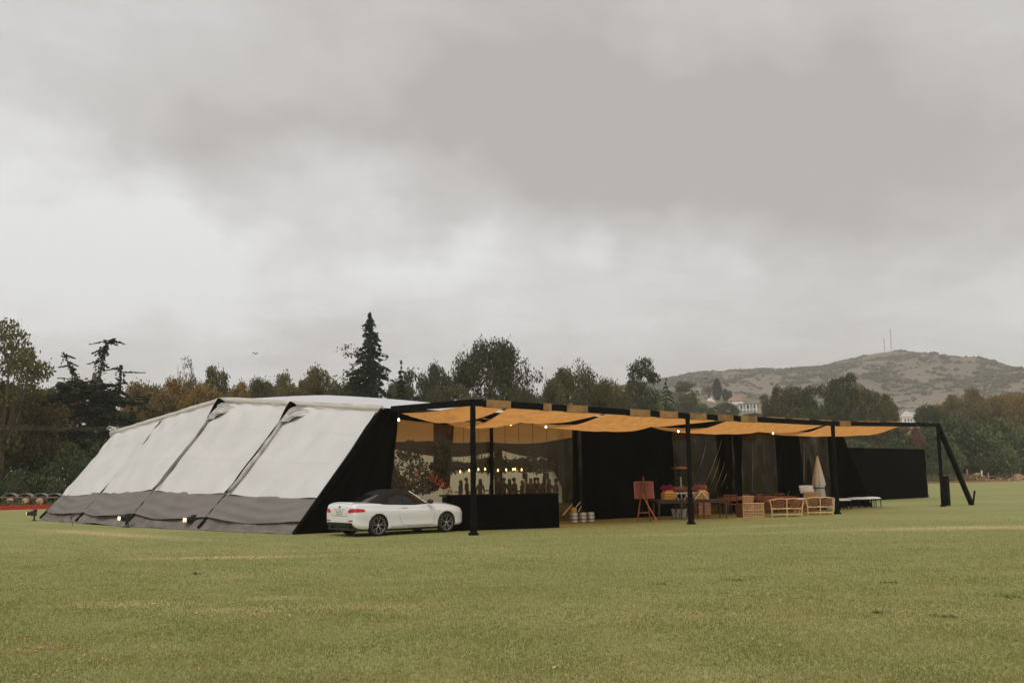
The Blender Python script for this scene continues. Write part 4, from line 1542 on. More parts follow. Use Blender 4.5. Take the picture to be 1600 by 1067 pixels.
MB().grid(bar_face, 60, 6).build('front_drape', M['black_cloth'], t, smooth=True, world_space=True)
MB().grid(lambda u_, t_: BB + bp_ * (.75 * u_) + Vector((0, 0, 1.14 * t_ + .01)) + bd * (.02 * math.sin(u_ * 18)), 16, 6).build('side_drape', M['black_cloth'], t, smooth=True, world_space=True)
c = (BA + BB) / 2 + bp_ * .375
MB().box((c.x, c.y, 1.17), ((BB - BA).length + .06, .82, .05), math.atan2(bd.y, bd.x)).build('counter_top', M['black'], t, world_space=True)
MB().box((c.x, c.y, .58), ((BB - BA).length - .1, .6, 1.1), math.atan2(bd.y, bd.x)).build('counter_body', M['black'], t, world_space=True)

# black fabric enclosure at the far end
EA, EB = gp(1300, 785), gp(1450, 777.5)
EA = EA + (EB - EA) * -.05
ed_ = (EB - EA).normalized()
ep = Vector((-ed_.y, ed_.x, 0))
t = thing('black_enclosure', 'low black fabric enclosure beyond the shelter end', 'enclosure', EA)
ZT = 3.35
MB().grid(lambda u_, t_: EA.lerp(EB, u_) + Vector((0, 0, ZT * t_ + .03)) - ep * (.04 * math.sin(u_ * 40) * (1 - t_) + .05 * wr(u_ * 2, t_, 8)), 60, 8).build('front_sheet', M['black_cloth'], t, smooth=True, world_space=True)
MB().grid(lambda u_, t_: EB + ep * (3.0 * u_) + ed_ * (.30 * min(1, (1 - t_) * 2.5) * min(1, u_ * 8)) + Vector((0, 0, (ZT - .9 * u_ * 0) * t_ + .03)), 8, 8).build('side_sheet', M['black_cloth'], t, smooth=True, world_space=True)
MB().add([EA + Vector((0, 0, ZT)), EB + Vector((0, 0, ZT)), EB + ep * 3 + Vector((0, 0, ZT)), EA + ep * 3 + Vector((0, 0, ZT))], [(0, 1, 2, 3)]).build('top_sheet', M['black_cloth'], t, world_space=True)
MB().bar(EB + Vector((0, 0, -.05)) + ed_ * .15, EB + Vector((0, 0, .25)) + ed_ * .15, .08, .08).build('corner_peg', M['timber'], t, world_space=True)

# ------------------------------------------------------------------ car: white soft-top coupe, x forward, y to its left
def car_paint():
    m = plain('white_car_paint', (.71, .70, .69), .30, var=.015, scale=2, coat=.8, spec=.5)
    m.node_tree.nodes['Principled BSDF'].inputs['Coat Roughness'].default_value = .05
    return m


M['paint'] = car_paint()
M['soft_top'] = plain('dark_soft_top_cloth', (.020, .016, .015), .95, var=.15, scale=60, spec=.1)
M['glass'] = plain('tinted_glass', (.010, .011, .011), .06, var=.3, scale=3, spec=.35)
M['trim'] = plain('black_trim', (.010, .010, .010), .5)
M['tyre'] = plain('tyre_rubber', (.012, .012, .012), .85, var=.2, scale=20)
M['rim'] = plain('alloy_rim', (.46, .44, .42), .32, metal=.8)
M['rim_dark'] = plain('dark_rim_face', (.008, .008, .008), .7, spec=.2)
M['tail_red'] = plain('red_lamp_glass', (.36, .006, .008), .30, var=.5, scale=9, coat=.15, spec=.3, emis=(.8, .015, .012), estr=.07)
M['reflector'] = plain('red_reflector', (.36, .03, .03), .25)
M['plate'] = plain('pale_plate', (.60, .60, .58), .5)
M['gap'] = plain('panel_gap', (.16, .15, .145), .8)
M['chrome'] = plain('chrome', (.62, .55, .42), .2, metal=.9)
M['clear_lamp'] = plain('head_lamp_glass', (.35, .36, .37), .1, var=.3, scale=6, coat=.6)

car = thing('parked_car', 'white soft top convertible parked on the grass beside the tent', 'car', (-3.80, 32.90, 0), math.radians(42.3))
XS = [-2.215, -2.20, -2.16, -2.08, -1.92, -1.65, -1.32, -.9, -.4, .1, .5, .8, 1.08, 1.37, 1.66, 1.92, 2.07, 2.16, 2.20]
HW = [.70, .765, .81, .842, .868, .880, .885, .882, .876, .874, .876, .880, .884, .884, .872, .835, .78, .70, .60]
ZS = [.80, .90, .965, .992, 1.000, .998, .988, .970, .950, .940, .934, .930, .920, .902, .868, .825, .78, .72, .64]
ZB = [.42, .36, .30, .24, .205, .195, .19, .185, .18, .18, .18, .18, .185, .19, .20, .215, .235, .27, .33]
CR = [.02, .03, .045, .05, .05, .05, .05, .05, .05, .05, .055, .065, .085, .095, .09, .075, .055, .035, .02]
rings = []
for x, w, zs, zb, cr_ in zip(XS, HW, ZS, ZB, CR):
    zm = min(.62, zb + .62 * (zs - zb))
    half = [(w * .82, zb), (w * .95, zb + .03), (w * .985, zb + .13 * (zs - zb) / .8), (w * .978, zb + .30 * (zs - zb) / .8), (w * 1.0, zm),
            (w * .992, zm + .45 * (zs - zm)), (w * .955, zm + .62 * (zs - zm)), (w * .930, zs - .035), (w * .885, zs), (w * .60, zs + cr_ * .75), (w * .25, zs + cr_)]
    ring = [(x, -y, z) for y, z in half] + [(x, y, z) for y, z in reversed(half)]
    rings.append(ring)
nr = len(rings[0])
bv = [p for r in rings for p in r]
bf = []
for i in range(len(rings) - 1):
    for j in range(nr):
        bf.append((i * nr + j, i * nr + (j + 1) % nr, (i + 1) * nr + (j + 1) % nr, (i + 1) * nr + j))


def cap(i0, flip):
    out = []
    for j in range(nr // 2 - 1):
        q = (i0 + j, i0 + j + 1, i0 + nr - 2 - j, i0 + nr - 1 - j)
        out.append(q if flip else q[::-1])
    return out


bf += cap(0, False) + cap((len(rings) - 1) * nr, True)
me = bpy.data.meshes.new('body')
me.from_pydata(bv, [], bf)
bm = bmesh.new()
bm.from_mesh(me)
bmesh.ops.recalc_face_normals(bm, faces=bm.faces)
cl_ = bm.edges.layers.float.new('crease_edge')
bm.verts.ensure_lookup_table()
for ed in bm.edges:                                        # crisp shoulder, flank line and sill
    i0, i1 = ed.verts[0].index, ed.verts[1].index
    if i0 % nr == i1 % nr and abs(i0 - i1) == nr:
        r_ = i0 % nr
        r_ = min(r_, nr - 1 - r_)
        ed[cl_] = {8: .55, 6: .35, 5: .45, 2: .5, 1: .3}.get(r_, 0)
bm.to_mesh(me)
bm.free()
body = finish('body', me, M['paint'], car, smooth=True)
md = body.modifiers.new('sub', 'SUBSURF')
md.levels = md.render_levels = 2
RW, FW_ = -1.33, 1.36
cut = MB()
for x in (RW, FW_):
    for s in (-1, 1):
        cut.lathe([(.365, 0), (.365, .40)], 36, (x, s * .56, .325), Matrix.Rotation(-s * math.pi / 2, 3, 'X'))
cutter = cut.build('wheel_arch_cutter', M['trim'], car)
bm = bmesh.new()
bm.from_mesh(cutter.data)
bmesh.ops.recalc_face_normals(bm, faces=bm.faces)
bm.to_mesh(cutter.data)
bm.free()
md = body.modifiers.new('cut', 'BOOLEAN')
md.object = cutter
md.operation = 'DIFFERENCE'
md.solver = 'EXACT'
bpy.context.view_layer.update()
dg = bpy.context.evaluated_depsgraph_get()
me2 = bpy.data.meshes.new_from_object(body.evaluated_get(dg))
full = body.evaluated_get(dg)
body.modifiers.clear()
body.data = me2
if len(me2.materials) < 2:
    me2.materials.clear()
    me2.materials.append(M['paint'])
    me2.materials.append(M['trim'])
for pl in me2.polygons:
    c = pl.center
    inside = any((c.x - x) ** 2 + (c.z - .325) ** 2 < .372 ** 2 for x in (RW, FW_)) and abs(c.y) > .5
    pl.material_index = 1 if inside and abs(pl.normal.y) < .6 or (c.z < .21 and pl.normal.z < -.6) else 0
    if inside and abs(c.y) < .6:
        pl.material_index = 1
bpy.data.objects.remove(cutter)
bvh = BVHTree.FromPolygons([v.co.copy() for v in me2.vertices], [tuple(p.vertices) for p in me2.polygons])


def stick(name, pts_dirs, nu, mat, parent, lift=.006, close=False):
    """patch lying on the bodywork: rays (origin, direction) in rows of nu"""
    V = []
    for o, d in pts_dirs:
        h = bvh.ray_cast(Vector(o), Vector(d).normalized(), 5)
        if h[0] is None:
            V.append(Vector(o) + Vector(d).normalized() * 1.0)
        else:
            V.append(h[0] - Vector(d).normalized() * lift)
    nv = len(V) // nu
    F_ = [(j * nu + i, j * nu + i + 1, (j + 1) * nu + i + 1, (j + 1) * nu + i) for j in range(nv - 1) for i in range(nu - 1)]
    return MB().add(V, F_).build(name, mat, parent, smooth=True)


def side_strip(name, line, w, mat, parent, s=-1, lift=.003):
    """thin strip drawn on the flank along (x, z) points"""
    V = []
    for i, (x, z) in enumerate(line):
        a = line[max(0, i - 1)]
        b = line[min(len(line) - 1, i + 1)]
        d = Vector((b[0] - a[0], b[1] - a[1])).normalized()
        nrm = Vector((-d.y, d.x)) * (w / 2)
        for q in (-1, 1):
            V.append(((x + nrm.x * q, s * 2, z + nrm.y * q), (0, -s, 0)))
    return stick(name, V, 2, mat, parent, lift)


# cabin: stack of rounded outlines
GZ = [.90, .965, 1.065, 1.17, 1.265, 1.34, 1.388, 1.415, 1.425]
GR = [-1.78, -1.70, -1.50, -1.30, -1.10, -.90, -.72, -.54, -.42]
GF = [.86, .80, .64, .48, .34, .21, .12, .03, -.05]
GW = [.80, .785, .745, .705, .665, .625, .575, .47, .36]
GN = [5, 4.6, 4.0, 3.6, 3.3, 3.0, 2.8, 2.5, 2.2]


def g_at(z):
    return [float(np.interp(z, GZ, q)) for q in (GR, GF, GW, GN)]


def g_y(x, z):
    r, f, w, n_ = g_at(z)
    c, h = (r + f) / 2, (f - r) / 2
    q = min(1.0, abs((x - c) / h))
    return w * (1 - q ** n_) ** (1 / n_)


def g_x(y, z, front):
    r, f, w, n_ = g_at(z)
    c, h = (r + f) / 2, (f - r) / 2
    q = min(1.0, abs(y) / w)
    return c + (1 if front else -1) * h * (1 - q ** n_) ** (1 / n_)


mb = MB()
NA = 64
V = []
for z in GZ:
    r, f, w, n_ = g_at(z)
    c, h = (r + f) / 2, (f - r) / 2
    for k_ in range(NA):
        a = 2 * math.pi * k_ / NA
        ca, sa = math.cos(a), math.sin(a)
        V.append((c + h * math.copysign(abs(ca) ** (2 / n_), ca), w * math.copysign(abs(sa) ** (2 / n_), sa), z))
F_ = [(i * NA + k_, i * NA + (k_ + 1) % NA, (i + 1) * NA + (k_ + 1) % NA, (i + 1) * NA + k_) for i in range(len(GZ) - 1) for k_ in range(NA)]
F_.append(tuple((len(GZ) - 1) * NA + k_ for k_ in range(NA)))
mb.add(V, F_)
top = mb.build('soft_top', M['soft_top'], car, smooth=True)
for s in (-1, 1):
    # side glass: bounded by belt, roof rail and the raked screen pillar
    def sg(u_, t_, s=s):
        z = .962 + (1.355 - .962) * t_
        xr = -.92 + .40 * t_ ** 2.2
        xf = g_at(z)[1] - .11 - .03 * t_
        x = xr + (xf - xr) * u_
        zz = z - (.04 * (1 - math.sin(math.pi * min(1, .18 + u_ * .75))) * t_)
        return Vector((x, s * (g_y(x, zz) + .008), zz))
    o = MB().grid(sg, 18, 8).build('side_window', M['glass'], car, smooth=True)
    MB().bar((-.34, s * (g_y(-.34, .98) + .014), .975), (-.30, s * (g_y(-.30, 1.31) + .014), 1.31), .02, .03).build('window_bar', M['trim'], o)
    # screen pillar
    pts = []
    for j in range(9):
        z = .95 + (1.345 - .95) * j / 8
        x = g_at(z)[1] - .075
        pts.append((x, s * (g_y(x, z) + .004), z))
    MB().tube(pts, [.030] * 9, 6).build('screen_pillar', M['paint'], car, smooth=True)
MB().grid(lambda u_, t_: Vector((g_x((2 * u_ - 1) * .60 * (1 - .18 * t_), .97 + .36 * t_, True) + .006, (2 * u_ - 1) * .60 * (1 - .18 * t_), .97 + .36 * t_)), 14, 6).build('windscreen', M['glass'], car, smooth=True)
MB().grid(lambda u_, t_: Vector((g_x((2 * u_ - 1) * .52 * (1 - .12 * t_), 1.015 + .25 * t_, False) - .008, (2 * u_ - 1) * .52 * (1 - .12 * t_), 1.015 + .25 * t_)), 14, 6).build('rear_window', M['glass'], car, smooth=True)
# seam of the soft top and belt trim
for s in (-1, 1):
    MB().tube([(x, s * (g_y(x, .965) + .012), .968 - .012 * (x + 1.0) / 2) for x in np.linspace(-1.35, .68, 20)], .014, 6).build('belt_trim', M['trim'], car)
# tail lamps wrap round the rear corners
for s in (-1, 1):
    rows = []
    for t_ in np.linspace(0, 1, 7):
        for u_ in np.linspace(0, 1, 16):
            z0 = .735 + .03 * u_
            z1 = .860 - .035 * max(0, u_ - .75) / .25
            if u_ < .22:
                z1 = .80 + .06 * u_ / .22
            z = z0 + (z1 - z0) * t_
            if u_ < .5:
                y = .50 + (.76 - .50) * u_ / .5
                rows.append(((-3, s * y, z), (1, 0, 0)))
            else:
                q = (u_ - .5) / .5
                ang = math.radians(12 + 78 * min(1, q * 1.25))
                x_c = -1.98 + .16 * max(0, q - .15)
                rows.append(((x_c - math.cos(ang) * 1.5, s * (.62 + math.sin(ang) * 1.5), z), (math.cos(ang), -s * math.sin(ang), 0)))
    lamp = stick('tail_lamp', rows, 16, M['tail_red'], car, .012)
    stick('reflector', [((-3, s * y, z), (1, 0, 0)) for z in (.475, .51) for y in np.linspace(.50, .74, 6)], 6, M['reflector'], car, .008)
    # exhaust
    MB().lathe([(.030, 0), (.042, .002), (.042, .14), (.034, .14)], 14, (-2.21, s * .50, .285), Matrix.Rotation(math.pi / 2, 3, 'Y')).build('exhaust_pipe', M['metal_dark'], car)
    # door mirror
    mm = MB()
    mm.tube([(.58, s * .78, .975), (.60, s * .90, .995)], [.022, .02], 6)
    mm.build('mirror_arm', M['trim'], car)
    mi_ = MB().lathe([(.02, -.11), (.062, -.09), (.075, -.02), (.072, .05), (.05, .10), (.01, .115)], 12, (.615, s * .955, 1.02), Matrix.Rotation(math.pi / 2, 3, 'X')).build('door_mirror', M['trim'], car, smooth=True)
    # panel gaps: door outline, fender line, filler
    door = [(-.52, .96), (-.545, .80), (-.54, .62), (-.49, .44), (-.40, .325), (-.2, .30), (.3, .295), (.78, .30), (.84, .40), (.865, .60), (.86, .80), (.82, .92)]
    side_strip('door_gap', door, .011, M['gap'], car, s)
    side_strip('sill_line', [(-.85, .265), (0, .262), (.9, .262)], .012, M['gap'], car, s)
    h_ = stick('door_handle', [((x, s * 2, z), (0, -s, 0)) for z in (.845, .872) for x in np.linspace(-.44, -.20, 5)], 5, M['paint'], car, .022)
    side_strip('handle_shade_strip', [(-.44, .838), (-.20, .838)], .012, M['gap'], car, s)  # dark strip painted for the shade under the door handle
    stick('head_lamp', [((2.6, s * y, z), (-1, 0, 0)) for z in (.60, .64, .68, .71) for y in np.linspace(.42, .74, 6)], 6, M['clear_lamp'], car, .008)
    side_strip('side_marker', [(1.02, .70), (1.05, .70)], .02, M['gap'], car, s)
# lower rear: dark diffuser, plate, badge, lid lines
rows = []
for t_ in np.linspace(0, 1, 6):
    for u_ in np.linspace(-1, 1, 21):
        z = .225 + (.435 - .225) * t_ - .05 * (1 - t_) * 0 
        rows.append(((-3, u_ * (.70 + .05 * (1 - t_)) , z), (1, 0, 0)))
stick('rear_diffuser', rows, 21, M['trim'], car, .010)
MB().box((-2.03, 0, .245), (.22, 1.5, .10)).build('rear_valance', M['trim'], car)
stick('lid_gap', [((-3, y, .63 + d), (1, 0, 0)) for d in (0, .012) for y in np.linspace(-.42, .42, 15)], 15, M['gap'], car, .004)
for s in (-1, 1):
    stick('lid_gap', [((-3, s * .425 + d, z), (1, 0, 0)) for z in np.linspace(.64, .74, 4) for d in (0, .010)], 2, M['gap'], car, .004)
stick('lid_handle_trim', [((-3, y, .835 + d), (1, 0, 0)) for d in (0, .014) for y in np.linspace(-.32, .32, 15)], 15, M['chrome'], car, .010)
plate = MB().box((-2.232, 0, .755), (.012, .36, .115)).build('number_plate', M['plate'], car)
mb = MB()
for k_, (y, w) in enumerate(((.125, .035), (.075, .04), (.02, .035), (-.03, .04), (-.085, .035), (-.13, .03))):
    mb.box((-2.2395, y, .755), (.002, w * .55, .045 if k_ % 2 else .05))
mb.build('plate_mark', M['gap'], plate)
hit = bvh.ray_cast(Vector((-3, 0, .905)), Vector((1, 0, 0)), 3)[0]
bx_ = hit.x if hit else -2.2
RY = Matrix.Rotation(-math.pi / 2, 3, 'Y')
bdg = MB().lathe([(.043, 0), (.043, .008)], 18, (bx_ - .004, 0, .905), RY).build('badge', M['trim'], car)
mb = MB()
for q in range(4):
    V = [Vector((bx_ - .0135, 0, .905))] + [Vector((bx_ - .0135, math.sin(a) * .027, .905 + math.cos(a) * .027)) for a in np.linspace(q * math.pi / 2, (q + 1) * math.pi / 2, 5)]
    mb.add(V, [tuple(range(6))], q % 2)
M['badge_blue'] = plain('badge_blue', (.05, .15, .42), .4)
mb.build('badge_face', [M['badge_blue'], M['plate']], bdg)
mb = MB()
for k_, (y, w) in enumerate(((-.335, .03), (-.375, .03), (-.415, .03), (-.445, .01))):
    mb.box((bx_ + .004, y, .885), (.012, w, .03))
mb.build('model_mark', M['gap'], car)
MB().box((-1.0, 0, .32), (.02, 1.2, .2)).box((.1, 0, .19), (2.3, 1.3, .10)).build('underbody', M['trim'], car)
# antenna fin and rear lip
stick('boot_lip', [((x, y, 3), (0, 0, -1)) for x in (-2.15, -2.11, -2.07) for y in np.linspace(-.62, .62, 15)], 15, M['paint'], car, .018)


def wheel(x, s):
    R = Matrix.Rotation(-s * math.pi / 2, 3, 'X')
    w = MB()
    ty = MB().lathe([(.235, -.10), (.255, -.11), (.305, -.108), (.322, -.085), (.326, 0), (.322, .085), (.305, .108), (.255, .11), (.235, .10)], 40, (0, 0, 0), R, caps=False)
    o = bpy.data.objects.new('wheel', None)
    o.empty_display_size = .1
    COL.objects.link(o)
    o.parent = car
    o.location = (x, s * .765, .326)
    ty.build('tyre', M['tyre'], o, smooth=True)
    MB().lathe([(.236, .060), (.20, .035), (.05, .03), (.02, .03)], 36, (0, 0, 0), R, caps=False).build('rim_dish', M['rim_dark'], o)
    rb = MB()
    ring = []
    for rr, zz in ((.246, .100), (.242, .110), (.234, .106), (.233, .080)):
        ring.append((rr, zz))
    V, F2 = [], []
    N_ = 40
    for rr, zz in ring:
        for k2 in range(N_):
            a = 2 * math.pi * k2 / N_
            V.append(R @ Vector((rr * math.cos(a), rr * math.sin(a), zz)))
    for i in range(len(ring) - 1):
        for k2 in range(N_):
            F2.append((i * N_ + k2, i * N_ + (k2 + 1) % N_, (i + 1) * N_ + (k2 + 1) % N_, (i + 1) * N_ + k2))
    rb.add(V, F2)
    for k2 in range(5):                                     # five pairs of spokes
        a = 2 * math.pi * k2 / 5 + .3
        for d in (-1, 1):
            p0 = Vector((math.cos(a) * .03, math.sin(a) * .03, .072))
            p1 = Vector((math.cos(a + d * .10) * .10, math.sin(a + d * .10) * .10, .082))
            p2 = Vector((math.cos(a + d * .22) * .175, math.sin(a + d * .22) * .175, .094))
            p3 = Vector((math.cos(a + d * .24) * .235, math.sin(a + d * .24) * .235, .100))
            for q0, q1 in ((p0, p1), (p1, p2), (p2, p3)):
                rb.bar(R @ q0, R @ q1, .012, .016, up=R @ Vector((0, 0, 1)))
    rb.lathe([(.045, .06), (.045, .085), (.030, .092)], 14, (0, 0, 0), R)
    rb.build('rim', M['rim'], o)
    return o


for x in (RW, FW_):
    for s in (-1, 1):
        wheel(x, s)

# ------------------------------------------------------------------ people inside the tent
SKIN = [plain('skin_tone_%d' % i, c, .6, var=.05) for i, c in enumerate(((.42, .24, .16), (.34, .18, .12), (.48, .30, .21)))]
HAIR = [plain('hair_%d' % i, c, .6) for i, c in enumerate(((.03, .018, .012), (.09, .05, .025), (.012, .011, .011)))]
WEAR = [plain('clothing_%d' % i, c, .85, var=.12) for i, c in enumerate(((.03, .032, .04), (.16, .05, .05), (.30, .25, .22), (.07, .06, .055), (.22, .13, .12), (.05, .07, .06)))]
TROU = [plain('trousers_%d' % i, c, .85) for i, c in enumerate(((.02, .02, .025), (.06, .05, .045)))]


def person_mesh(pose):
    """one continuous body: skeleton with radii grown by a skin modifier; head turned, one arm bent as if holding a glass"""
    lean, arm, step, dress = pose
    J = {
        'pelvis': ((0, 0, .95), (.135, .105)), 'waist': ((0, .0, 1.10), (.115, .085)), 'chest': ((0, -.01 - lean * .3, 1.30), (.150, .100)), 'shoul': ((0, -lean * .5, 1.42), (.11, .075)),
        'neck': ((0, -lean * .6, 1.50), (.052, .052)), 'chin': ((0, .012 - lean * .7, 1.555), (.060, .070)), 'head': ((0, .005 - lean * .7, 1.63), (.076, .092)), 'crown': ((0, -lean * .7, 1.70), (.062, .075)),
        'shL': ((.17, -lean * .5, 1.40), (.058, .055)), 'elL': ((.23, -.04, 1.13), (.040, .040)), 'wrL': ((.21 - .05 * arm, .06 + .16 * arm, .90 + .22 * arm), (.028, .024)), 'haL': ((.20 - .07 * arm, .09 + .20 * arm, .84 + .30 * arm), (.035, .018)),
        'shR': ((-.17, -lean * .5, 1.40), (.058, .055)), 'elR': ((-.235, -.03, 1.13), (.040, .040)), 'wrR': ((-.22, .04, .90), (.028, .024)), 'haR': ((-.215, .06, .82), (.035, .018)),
        'hipL': ((.09, 0, .88), (.095, .10)), 'knL': ((.10, .02 + step, .50), (.058, .062)), 'anL': ((.10, -.02 + step * .6, .10), (.036, .042)), 'toL': ((.115, .14 + step * .6, .035), (.040, .030)),
        'hipR': ((-.09, 0, .88), (.095, .10)), 'knR': ((-.10, .02 - step, .50), (.058, .062)), 'anR': ((-.10, -.02 - step, .10), (.036, .042)), 'toR': ((-.12, .14 - step, .035), (.040, .030)),
    }
    E_ = [('pelvis', 'waist'), ('waist', 'chest'), ('chest', 'shoul'), ('shoul', 'neck'), ('neck', 'chin'), ('chin', 'head'), ('head', 'crown'),
          ('shoul', 'shL'), ('shL', 'elL'), ('elL', 'wrL'), ('wrL', 'haL'), ('shoul', 'shR'), ('shR', 'elR'), ('elR', 'wrR'), ('wrR', 'haR'),
          ('pelvis', 'hipL'), ('hipL', 'knL'), ('knL', 'anL'), ('anL', 'toL'), ('pelvis', 'hipR'), ('hipR', 'knR'), ('knR', 'anR'), ('anR', 'toR')]
    ks = list(J)
    me_ = bpy.data.meshes.new('body')
    me_.from_pydata([J[k][0] for k in ks], [(ks.index(a), ks.index(b)) for a, b in E_], [])
    o = bpy.data.objects.new('body_build', me_)
    COL.objects.link(o)
    o.modifiers.new('skin', 'SKIN')
    for i, k in enumerate(ks):
        me_.skin_vertices[0].data[i].radius = J[k][1]
        me_.skin_vertices[0].data[i].use_root = (k == 'pelvis')
    sb = o.modifiers.new('sub', 'SUBSURF')
    sb.levels = sb.render_levels = 2
    bpy.context.view_layer.update()
    out = bpy.data.meshes.new_from_object(o.evaluated_get(bpy.context.evaluated_depsgraph_get()))
    bpy.data.objects.remove(o)
    idx = []
    for pl in out.polygons:
        c = pl.center
        if c.z > 1.475:
            idx.append(0)
        elif abs(c.x) > .17 and c.z < .93 + .2 * arm and c.z > .75 and c.x * 1 != 0 and (c.x < 0 or arm < .5 or c.y > .2):
            idx.append(0)
        elif c.z < .90 or (abs(c.x) < .17 and c.z < .98):
            idx.append(2)
        else:
            idx.append(1)
    # nose
    for v in out.vertices:
        if v.co.z > 1.60 and v.co.z < 1.64 and abs(v.co.x) < .02 and v.co.y > .05:
            v.co.y += .018
    return out, idx


POSES = [person_mesh(p) for p in ((.02, 1.0, .02, 0), (.05, .6, .06, 0), (0, 0, .0, 1), (.08, 1.0, .03, 0))]


def hair_mesh(long):
    mb = MB()
    prof = [(.02, 1.752), (.055, 1.742), (.082, 1.71), (.093, 1.66), (.094, 1.615)]
    if long:
        prof += [(.10, 1.54), (.11, 1.46), (.09, 1.40)]
    N_ = 16
    V = []
    for r, z in prof:
        for k in range(N_):
            a = 2 * math.pi * k / N_
            y = math.sin(a) * r * 1.12
            if z < 1.69 and y > .02:
                y = .02 + (y - .02) * .12 * 0
            V.append((math.cos(a) * r * .98, y - .012, z))
    mb.add(V, [(i * N_ + k, i * N_ + (k + 1) % N_, (i + 1) * N_ + (k + 1) % N_, (i + 1) * N_ + k) for i in range(len(prof) - 1) for k in range(N_)] + [tuple(range(N_))])
    me_ = bpy.data.meshes.new('hair')
    me_.from_pydata(mb.v, [], mb.f)
    return me_


HAIRS = [hair_mesh(False), hair_mesh(True)]
CL = ('dark suit', 'wine red dress', 'pale jacket', 'grey shirt', 'dusty rose dress', 'dark green top')


def person(px, Y, hpx, pose, wear, hair, rz, label):
    p = at(px, 747, Y)
    t = thing('person', label, 'person', (p.x, p.y, 0), rz, 'guests standing inside the tent')
    s = hpx
    t.scale = (s, s, s)
    me_, idx = POSES[pose]
    me_ = me_.copy()
    o = finish('body', me_, [SKIN[(wear + pose) % 3], WEAR[wear], WEAR[wear] if wear in (1, 4) else TROU[pose % 2]], t, smooth=True)
    me_.polygons.foreach_set('material_index', np.array(idx, dtype=np.int32))
    h = bpy.data.objects.new('hair', HAIRS[hair])
    COL.objects.link(h)
    h.parent = t
    h.location = (0, -(.02, .05, 0, .08)[pose] * .7, 0)
    if len(HAIRS[hair].materials) == 0:
        HAIRS[hair].materials.append(HAIR[0])
    h.material_slots[0].link = 'OBJECT'
    h.material_slots[0].material = HAIR[(wear + hair) % 3]


LADY = 'guest in {} {}, inside the clear window'
for i, (px, Y, s, pose, wear, hair, rz, where) in enumerate((
        (719, 50, .95, 0, 3, 1, 2.0, 'at the left of the row, left of the near post'), (730, 51, 1.02, 1, 0, 0, -1.8, 'just left of the near shelter post'),
        (750, 49, .98, 2, 1, 1, .6, 'right of the near shelter post'), (766, 52, .98, 3, 3, 0, 1.5, 'beside the thin inner pole'),
        (779, 48, 1.05, 1, 0, 0, -2.2, 'tallest of the middle cluster'), (787, 50, 1.0, 0, 3, 0, 2.6, 'second in the middle cluster'), (796, 52, .97, 2, 4, 1, 0.2, 'third in the middle cluster'),
        (805, 47, 1.0, 3, 0, 0, -1.1, 'bending forward at the centre of the clear window'), (815, 51, .92, 0, 5, 1, 1.9, 'short, right of the bending guest'),
        (823, 53, .98, 1, 2, 0, -.7, 'left of the lamp stand'), (829, 52, .98, 2, 4, 1, 3.0, 'right of the lamp stand'), (835, 50, 1.0, 0, 0, 0, 2.0, 'left of the patio heater, second away'),
        (842, 52, 1.0, 3, 2, 0, -2.0, 'left of the patio heater'), (849, 49, 1.02, 1, 4, 1, .9, 'beside the patio heater'), (858, 47, .96, 2, 5, 1, -.4, 'right of the patio heater'),
        (868, 45, .97, 0, 4, 0, 1.2, 'in front of the gathered clear curtain'))):
    person(px, Y, s, pose, wear, hair, rz, 'guest in a %s, %s' % (CL[wear], where))

# hanging greenery with bulbs above the guests, one swag after another
def leaf_thing(name, label, cat, centres, size, mat, part='foliage', group=None, base=None):
    base = base or Vector(centres[0])
    t = thing(name, label, cat, base, 0, group)
    return t, finish(part, tree_mesh(part, np.array(centres) - np.array(base), RNG.uniform(.6, 1.3, len(centres)) * size), mat, t)


for i, (x0, x1, y0, y1, lab) in enumerate(((672, 735, 722, 736, 'hanging greenery swag left of the near post'), (738, 800, 716, 738, 'hanging greenery swag over the middle guests'), (800, 866, 716, 736, 'hanging greenery swag left of the patio heater'))):
    n = 1500
    xx = RNG.uniform(x0, x1, n)
    q = (xx - x0) / (x1 - x0)
    half = (y1 - y0) / 2 * (.55 + .45 * np.sin(np.pi * q))
    yy = (y0 + y1) / 2 + RNG.normal(size=n) * half * .55
    Yd = 49 + RNG.normal(size=n) * .25
    cs = [at(a, b, c) for a, b, c in zip(xx, yy, Yd)]
    t, o = leaf_thing('hanging_greenery', lab, 'garland', cs, .22, M['euc_green'], group='greenery hanging in the tent')
    mb = MB()
    for k in range(3):
        f = (k + .5) / 3
        p = at(x0 + (x1 - x0) * f, (y0 + y1) / 2, 49) - t.location
        mb.tube([p, (p.x, p.y, 4.4)], .01, 5)
    mb.build('hanging_cord', M['metal_dark'], t)
for px, py in ((719, 737), (733, 735), (747.5, 733.5), (758, 733), (778, 735), (791, 734), (801.5, 733.5), (805, 733), (815, 734)):
    p = at(px, py, 47.5)
    t = thing('pendant_bulb', 'small amber bulb in the row hanging above the guests', 'bulb', p, 0, 'amber bulbs above the guests')
    MB().lathe([(.008, -.05), (.03, -.035), (.036, 0), (.026, .04), (.02, .07)], 10).build('bulb_glass', M['bulb_dim'], t, smooth=True)
    MB().lathe([(.022, .07), (.022, .12), (.005, .14), (.005, 1.2)], 6).build('socket', M['metal_dark'], t)
